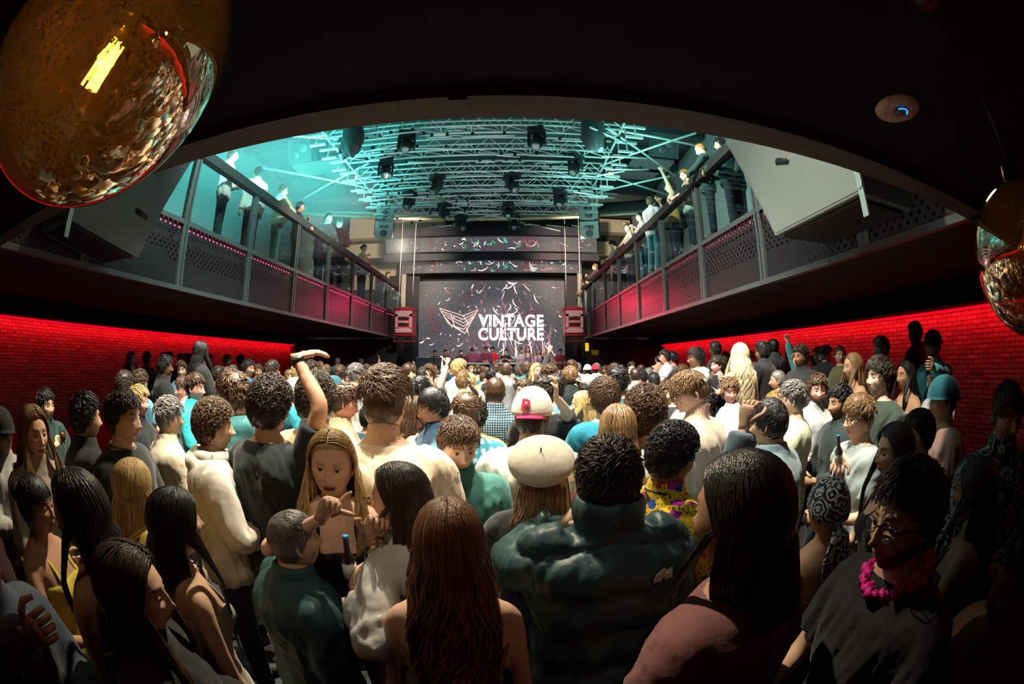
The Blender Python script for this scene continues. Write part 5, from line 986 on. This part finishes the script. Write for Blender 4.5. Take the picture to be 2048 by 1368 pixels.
 dict(px=932, py=832, size=86, face=-15, skin='light', hair='fade', hc='brown', top='shirt', tc=(.03, .20, .30), pat='flannel', tc2=(.35, .5, .55), hk=dict(thick=.02), label='man in blue plaid flannel just behind the man in the green shirt'),
 dict(px=951, py=835, size=74, face=10, skin='light', hair='short', hc='dark', top='tee', tc=(.62, .38, .14), z=1.50, label='person in a mustard tee behind the man in the green shirt'),
 dict(px=738, py=838, size=52, face=5, skin='tan', hair='curly', hc='black', top='tee', tc=(.02, .08, .10), label='small head of glossy black curls just left of the beige t-shirt'),
 dict(px=712, py=752, size=46, face=35, skin='light', hair='fade', hc='grey', top='tee', tc=(.80, .78, .74), label='man with grey hair in a bright white tee left of centre'),
 dict(px=1430, py=700, size=32, face=-40, skin='dark', hair='short', hc='black', top='jacket', tc=BK, label='dim figure at the near end of the right red strip'),
 dict(px=1525, py=705, size=42, face=-30, skin='brown', hair='short', hc='black', top='jacket', tc=BK, label='dim man in a dark jacket right of the platinum blonde'),
 dict(px=1546, py=695, size=36, face=-10, skin='dark', hair='slick', hc='black', top='jacket', tc=BK, label='tall dark head poking over the right red strip'),
 dict(px=1602, py=715, size=48, face=-100, skin='brown', hair='curly', hc='dark', top='jacket', tc=BK, label='shadowy man facing left under the right red strip'),
 # front left, close to the camera
 dict(px=72, py=1012, size=132, face=62, skin='tan', hair='bun', hc='black', fem=True, top='tank', tc=(.62, .50, .06), lod=0, extra=earring(1), arms=('down', FR), label='woman in a yellow strappy top with hoop earring and pinned black hair'),
 dict(px=160, py=1030, size=180, face=-125, body=-105, pitch=10, skin='tan', hair='long', hc='black', fem=True, top='tank', tc=(.22, .01, .34), lod=0, extra=earring(-1), hk=dict(length=.40, wave=.006, vol=.014, tuck=.3), arms=('down', 'down'), label='woman with long black hair in a violet top, looking down'),
 dict(px=268, py=978, size=120, face=5, skin='light', hair='long', hc='blonde', fem=True, top='tee', tc=(.50, .35, .05), lod=0, hk=dict(length=.34, wave=.008, vol=.012, tint=(.8, .7, .5)), label='woman with streaked blonde hair and a golden top, seen from behind'),
 dict(px=352, py=1050, size=152, face=28, pitch=-8, skin='light', hair='long', hc='black', fem=True, top='tank', tc=(.48, .40, .32), dress=True, lod=0, hk=dict(length=.50, wave=.003, vol=.012), arms=('down', 'down'), label='woman with very long straight black hair and bare shoulders in a taupe dress'),
 dict(px=268, py=1185, size=215, face=58, skin='light', hair='long', hc='dark', fem=True, top='jacket', tc=BK, lod=0, hk=dict(length=.42, wave=.01, vol=.014, tint=(3.2, 2.2, 1.3)), label='woman with dark brown hair with caramel ends in black, lowest at the left'),
 dict(px=-40, py=1120, size=190, face=80, skin='tan', hair='short', hc='black', top='jacket', tc=(.05, .07, .10), lod=1, arms=(FR, arm(118, 1262, .88, (0, 0, -1))), extra=watch(1), label='person in a denim jacket reaching in from the lower left edge'),
 dict(px=2035, py=1170, size=230, face=-60, skin='dark', hair='short', hc='black', top='jacket', tc=(.12, .055, .03), lod=1, label='person in a dark brown coat at the lower right edge'),
 # raised hands and small details further back
 dict(px=845, py=752, size=34, face=0, skin='light', hair='short', hc='dark', top='tee', tc=(.02, .02, .02), arms=(FR, arm(838, 730, 5.6, (1, 0, 0))), hands=(None, dict(curl=.2, d=(0, 0, 1))), label='person raising one bare hand in front of the mixing consoles'),
 dict(px=925, py=765, size=40, face=0, skin='light', hair='short', hc='lightbrown', top='tee', tc=(.7, .7, .68), arms=(FR, arm(925, 735, 4.7, (1, 0, 0))), hands=(None, dict(curl=.15, d=(0, 0, 1))), label='person raising two fingers in front of the line drawing'),
 dict(px=1012, py=742, size=30, face=0, skin='light', hair='short', hc='brown', top='tee', tc=(.3, .3, .3), arms=(FR, arm(1020, 725, 6.5, (1, 0, 0))), label='person waving one hand below the lettering'),
 dict(px=1140, py=756, size=44, face=0, skin='light', hair='curly', hc='lightbrown', top='jacket', tc=(.01, .02, .02), arms=(FR, arm(1152, 742, 4.2, (1, 0, 0))), hands=(None, dict(curl=.9, d=(-.2, 0, 1))), label='person in black sleeve raising a fist below the right speaker tower'),
 dict(px=1270, py=752, size=36, face=0, skin='light', hair='buzz', hc='dark', top='tee', tc=(.3, .3, .3), arms=(arm(1262, 722, 5.4, (1, 0, 0)), FR), hands=(dict(curl=.8, d=(-.2, 0, 1)), None), extra=X('glow stick', 0, 'yellow glow stick held high right of the stage', (0, 0, .03), (0, -.6)), label='bald-cropped person holding up a glowing stick right of the stage'),
 dict(px=600, py=748, size=44, face=70, skin='light', hair='short', hc='blonde', top='tee', tc=(.75, .75, .72), label='fair-haired man in white just under the raised open hand'),
 dict(px=622, py=742, size=40, face=80, skin='tan', hair='short', hc='dark', top='jacket', tc=BK, label='man in profile right of the raised open hand'),
 dict(px=592, py=785, size=50, face=60, skin='light', hair='short', hc='blonde', hat='cap', hatc=(.7, .72, .72), top='tee', tc=(.02, .30, .40), label='person in a white cap and turquoise top behind the dark curls'),
 dict(px=668, py=775, size=40, face=60, skin='light', hair='short', hc='dark', hat='cap', hatc=(.02, .12, .16), top='tee', tc=(.3, .3, .3), label='person in a dark teal cap behind the dark curls'),
 dict(px=1175, py=742, size=22, face=0, skin='light', hair='short', hc='dark', hat='cap', hatc=(.6, .62, .58), top='tee', tc=(.3, .3, .3), label='tiny head in a pale grey cap right of the stage speaker tower'),
 dict(px=1190, py=741, size=21, face=0, skin='light', hair='short', hc='dark', hat='cap', hatc=(.7, .01, .04), top='tee', tc=(.3, .3, .3), label='tiny head in a bright red cap right of the stage speaker tower'),
]
NEAR = [d for d in NEAR]
for d in NEAR:
    person(**d)

# people up on the balconies --------------------------------------------
def balc(px, py, x, label, **kw):
    p = hit(px, py, 0, x); kw.setdefault('lod', 1); person(px, py, at=p, floor=3.95, label=label, **kw)
balc(466, 312, -5.5, 'person in a pink and white top cut off by the ceiling beam, left balcony', face=60, skin='light', hair='short', hc='brown', top='shirt', tc=(.8, .6, .55))
balc(516, 348, -5.35, 'man in a white shirt with his back to the hall, left balcony', face=-60, skin='tan', hair='short', hc='dark', top='shirt', tc=(.85, .80, .72), arms=('down', 'down'))
balc(566, 382, -5.35, 'man in a pale yellow shirt and green trousers, left balcony', face=40, skin='tan', hair='short', hc='brown', top='shirt', tc=(.60, .62, .38), pants=(.03, .12, .10), arms=('rail', 'rail'))
balc(600, 415, -5.2, 'person in dark clothes leaning on the railing beside the pale yellow shirt', face=60, skin='tan', hair='short', hc='black', top='tee', tc=BK, arms=('drink', 'rail'))
balc(657, 438, -5.35, 'bearded man in a white shirt beside the dark red hood, left balcony', face=120, skin='tan', hair='short', hc='dark', beard=True, top='shirt', tc=(.72, .72, .74))
balc(679, 448, -5.30, 'person in a black cap and dark red hooded top, left balcony', face=150, skin='brown', hair='short', hc='black', hat='beanie', hatc=BK, top='hoodie', tc=(.30, .01, .03))
balc(728, 497, -5.20, 'woman with bare arms and dark hair tied up leaning over the left railing', face=110, skin='light', hair='bun', hc='dark', fem=True, top='tank', tc=(.75, .60, .50), arms=('rail', 'drink'))
balc(776, 550, -5.3, 'small dark-haired figure farthest along the left balcony', face=100, skin='brown', hair='curly', hc='black', top='tee', tc=(.3, .35, .6))
balc(790, 570, -5.15, 'small pale figure by the left speaker cables', face=100, skin='light', hair='short', hc='brown', top='tee', tc=(.6, .5, .42), arms=('rail', 'rail'))
balc(1402, 300, 3.55, 'bald man in a dark jacket leaning over the right railing', face=-60, pitch=25, skin='fair', hair='buzz', hc='ginger', top='shirt', tc=(.03, .08, .07), arms=('rail', 'rail'))
balc(1440, 290, 3.70, 'person in a dark coat behind the bald man, partly behind the big speaker', face=-50, skin='light', hair='short', hc='black', top='jacket', tc=(.02, .06, .055), arms=('rail', 'rail'))
balc(1370, 352, 3.60, 'man with folded bare arms leaning on the right railing', face=-80, skin='fair', hair='short', hc='ginger', top='tee', tc=(.7, .68, .60), arms=('rail', 'rail'))
balc(1340, 375, 3.75, 'person raising a drink at the right railing', face=-70, skin='light', hair='short', hc='brown', top='tank', tc=(.55, .35, .10), arms=(U, 'drink'), extra=X('cup', 1, 'drink held up at the right balcony railing', c=(.6, .3, .05)))
balc(1303, 405, 3.55, 'young man with fringe in a grey tee and jeans looking up, right balcony', face=60, pitch=-20, skin='fair', hair='short', hc='brown', top='tee', tc=(.50, .55, .56), pants=(.04, .22, .30))
balc(1280, 435, 3.60, 'woman with her hands at her face, right balcony', face=-90, skin='fair', hair='bun', hc='dark', fem=True, top='tee', tc=(.65, .62, .58), arms=('drink', 'drink'), pants=(.04, .22, .30))
balc(1256, 457, 3.55, 'woman with one arm over her head, right balcony', face=-110, skin='fair', hair='short', hc='auburn', fem=True, top='tank', tc=(.65, .50, .40), arms=(((.12, -.02, 1.80), (1, 0, 0)), 'rail'))
balc(1226, 490, 3.50, 'dark-haired man bending over the right railing with folded arms', face=-80, pitch=25, skin='light', hair='short', hc='black', top='tee', tc=(.55, .42, .32), arms=('rail', 'rail'))
balc(1190, 535, 3.55, 'person with tousled reddish hair in dark clothes, right balcony', face=-70, skin='light', hair='curly', hc='auburn', top='jacket', tc=(.03, .01, .015), arms=('phone', 'rail'))
balc(1166, 565, 3.50, 'small dark figure farthest along the right balcony', face=-70, skin='tan', hair='short', hc='brown', top='tee', tc=(.02, .02, .02))
for k, (y, a) in enumerate(((6.3, -80), (9.4, 30), (12.2, -60), (14.5, 20))):
    sx = ('dark clothed person behind the glass between the grey tee and the big speaker', 'dark figure behind the glass of the right balcony, beneath the woman with raised arm', 'shadowy person low behind the right balcony glass', 'shadowy person at the stage end of the right balcony')[k]
    person(at=(3.95, y, 5.55), floor=3.95, lod=2, label=sx, face=a, skin='brown', hair='short', hc='black', top='jacket', tc=(.03, .05, .055))
for k, (y, c) in enumerate(((3.3, (.5, .55, .55)), (11.5, (.12, .03, .10)), (13.4, (.1, .1, .12)))):
    person(at=(-5.5, y, 5.55), floor=3.95, lod=2, label=('person in grey seen only through the first glass pane, left balcony', 'person in plum behind the left balcony glass', 'shadowy person near the stage end of the left balcony')[k], face=70, skin='light', hair='short', hc='dark', top='jacket', tc=c)

# people on the stage ----------------------------------------------------
def stg(px, py, y, label, **kw):
    p = hit(px, py, 1, y); kw.setdefault('lod', 1); person(px, py, at=p, floor=.7, hi=1, label=label, **kw)
stg(870, 706, 19.9, 'small face above the left mixing console', face=170, skin='tan', hair='short', hc='black', top='tee', tc=BK)
stg(891, 705, 19.9, 'person in headphones above the right mixing console', face=165, skin='tan', hair='short', hc='black', top='tee', tc=BK, fem=True)
stg(922, 706, 20.2, 'dark figure between the consoles and the plum hoodie', face=150, skin='pink', hair='short', hc='dark', top='jacket', tc=(.06, .02, .04))
stg(944, 700, 19.8, 'person in a plum hoodie turned away from the crowd on stage', face=10, skin='tan', hair='short', hc='dark', top='hoodie', tc=(.22, .06, .10), hat='beanie', hatc=(.12, .02, .04))
stg(972, 699, 19.7, 'performer in a black cap and maroon sweater behind the booth', face=180, skin='tan', hair='short', hc='dark', top='sweater', tc=(.14, .02, .05), hat='backcap', hatc=BK)
stg(985, 700, 20.2, 'person in a bright red top behind the booth', face=195, skin='tan', hair='short', hc='black', top='tee', tc=(.65, .01, .02))
stg(1012, 704, 19.8, 'dark-haired person clapping behind the booth', face=190, skin='light', hair='short', hc='black', top='tee', tc=BK, arms=('clap', 'clap'))
stg(1044, 702, 20.3, 'person in white with a cap behind the booth', face=200, skin='light', hair='short', hc='dark', top='tee', tc=(.6, .55, .52), fem=True)
stg(1056, 700, 19.8, 'woman holding up one arm behind the booth', face=185, skin='light', hair='long', hc='dark', fem=True, top='tank', tc=(.25, .2, .35), arms=('down', U))
stg(1078, 704, 19.8, 'woman with reddish hair and lavender top behind the booth', face=170, skin='light', hair='long', hc='auburn', fem=True, top='tank', tc=(.32, .26, .5), arms=(U, 'down'))
stg(1094, 702, 20.2, 'person with long pinkish hair at the right end of the booth', face=185, skin='pink', hair='long', hc='auburn', fem=True, top='tank', tc=(.45, .2, .2))
stg(1120, 704, 19.9, 'red-lit person at the foot of the right speaker tower', face=190, skin='pink', hair='short', hc='dark', top='tee', tc=(.3, .03, .05))  # tee and skin colours carry the red light

# the rest of the crowd ----------------------------------------------------
rg = np.random.default_rng(2024); n0 = len(CROWD)
COLS = [('black', (.014, .015, .016)), ('charcoal', (.05, .05, .055)), ('navy', (.01, .03, .08)), ('white', (.72, .70, .66)), ('cream', (.66, .58, .44)), ('grey', (.28, .29, .29)), ('teal', (.02, .16, .18)), ('olive', (.10, .10, .04)), ('burgundy', (.18, .02, .04)), ('tan', (.48, .33, .19)), ('sky blue', (.12, .32, .45))]
HC = [('black', 'black'), ('dark brown', 'dark'), ('brown', 'brown'), ('brown', 'brown'), ('light brown', 'lightbrown'), ('blonde', 'blonde'), ('grey', 'grey')]
STY = [('short', 'short', {}), ('short', 'short', dict(thick=.03)), ('cropped', 'fade', {}), ('shaved', 'buzz', {}), ('curly', 'curly', dict(thick=.028)), ('long', 'long', dict(length=.3)), ('wavy', 'long', dict(length=.38, wave=.02)), ('neat', 'short', dict(thick=.012))]
TOPS = [('tee', 'tee'), ('sweater', 'sweater'), ('shirt', 'shirt'), ('jacket', 'jacket')]
protos = {}
def proto(si, ti, ai, fc):
    key = (si, ti, ai, fc)
    if key in protos: return protos[key]
    st_, tp = STY[si], TOPS[ti]; fem = si in (5, 6)
    r = person(at=(0, -3.5, 1.635), face=0, body=-fc, skin='light', hair=st_[1], hk=dict(st_[2]), fem=fem, top=tp[1], lod=2, hi=1, arms=((FR, FR), (FR, U), ('clap', 'clap'), ('phone', FR))[ai], label='x', seed=si * 7 + ti)
    CROWD.pop(); protos[key] = r; return r
labels = set(); usedp = set(); placed = [(np.array(c['at']), c) for c in CROWD]
def where(x, y):
    px = 1016 + 880 * x / y
    a = 'under left balcony' if x < -5.2 else 'under right balcony' if x > 3.6 else 'below the left speaker' if px < 830 else 'below the drawing' if px < 945 else 'below the lettering' if px < 1090 else 'below the right speaker' if px < 1200 else 'right of the stage'
    b = 'front' if y < 3.4 else 'near' if y < 5.5 else 'middle' if y < 9 else 'far' if y < 13 else 'last'
    return b + ' rows ' + a
y = 1.75; cand = []
while y < 17.6:
    xs = np.arange(-1.05 * y - .6, .95 * y + .6, .46 + .015 * y)
    for x in xs:
        x = x + rg.normal() * .09
        if x < -8.6 or x > 5.9 or (x > 3.9 and y > 9) or (x < -6.2 and y > 9): continue
        if (x < -4.9 or x > 3.5) and rg.random() < .45: continue
        cand.append((x, y + rg.normal() * .10))
    y += .34 + .065 * y
cnt = 0
def PXY(p):
    d = np.array(p) - CAM; c, s = math.cos(YAW), math.sin(YAW); d = np.array([c * d[0] - s * d[1], s * d[0] + c * d[1], d[2]]); c, s = math.cos(PITCH), math.sin(PITCH); d = np.array([d[0], c * d[1] + s * d[2], -s * d[1] + c * d[2]])
    th = math.atan2(math.hypot(d[0], d[2]), d[1]); r = 2 * FPX * math.sin(th / 2); h = math.hypot(d[0], d[2]); return 1024 + r * d[0] / h, 684 - r * d[2] / h
for x, y in cand:
    fl = .34 if x > 3.8 and y > .9 else .26 if x < -5.7 and y > 2 else 0; dz = 1.62 + rg.normal() * .055
    if y < 4: dz = min(dz, 1.62)
    if fl: dz = min(dz, 1.58)
    at = np.array([x, y, fl + dz]); px, py = PXY(at); D = np.linalg.norm(at - CAM); sz = .235 * FPX / D
    if px < -30 or px > 2080: continue
    bad = False
    for q, c in placed:
        if np.hypot(q[0] - x, q[1] - y) < (.36 if D < 6 else .30): bad = True; break
        if c.get('px') is not None and c['root']['label'] and q[2] < 3 and D < np.linalg.norm(q - CAM):
            qs = .235 * FPX / np.linalg.norm(q - CAM)
            if math.hypot(px - c['px'], (py - c['py']) * .8) < (sz + qs) * .62: bad = True; break
            # keep raised hands and shoulders in front of the camera free
    if bad or (830 < px < 1150 and py < 728): continue
    for _ in range(60):
        si, ti, hcn, col = rg.choice(len(STY), p=[.26, .22, .14, .07, .13, .07, .05, .06]), int(rg.integers(4)), HC[rg.integers(len(HC))], COLS[rg.choice(len(COLS), p=[.22, .1, .1, .1, .08, .1, .08, .04, .04, .07, .07])]
        ai = int(rg.choice(4, p=[.86, .05, .05, .04])) if y > 3.5 else 0; fc = int(rg.choice([0, 0, 0, 40, -40, 75, -75]))
        lb = '%s, %s %s hair, %s %s%s%s, %s' % ('woman' if si in (5, 6) else 'person', STY[si][0], hcn[0].replace(' ', '-'), col[0].replace(' ', '-'), TOPS[ti][0], ('', ', arm raised', ', clapping', ', hands up')[ai], ', looking %s' % ('right' if fc > 0 else 'left') if fc else '', where(x, y))
        if lb not in labels: break
    labels.add(lb); pr = proto(si, ti, ai, fc)
    first = id(pr) not in usedp; usedp.add(id(pr)); o = pr if first else copy_tree(pr); k = dz / 1.635; off = rg.normal() * 8; rz = -R(fc + off); o.scale = (k, k, k)
    o.location = (x, y, fl); o.rotation_euler = (0, 0, rz); words = lb.replace(', in the', ' in the').split()
    o['label'] = ' '.join(words); o['group'] = 'crowd on the dance floor'; sk = ['fair', 'light', 'light', 'tan', 'pink', 'brown'][rg.integers(6)]
    for ch in o.children:
        n = ch.name.split('.')[0]
        for j, s in enumerate(ch.material_slots):
            s.link = 'OBJECT'; s.material = skin_mat(sk) if n == 'body' else hair_mat(hcn[1]) if n == 'hair' else cloth(col[1]) if n in ('t_shirt', 'sweater', 'shirt', 'jacket') else s.material if s.material else ch.data.materials[j]
    placed.append((at, dict(px=px, py=py, root=o))); cnt += 1
bpy.data.scenes.remove(_sc2)
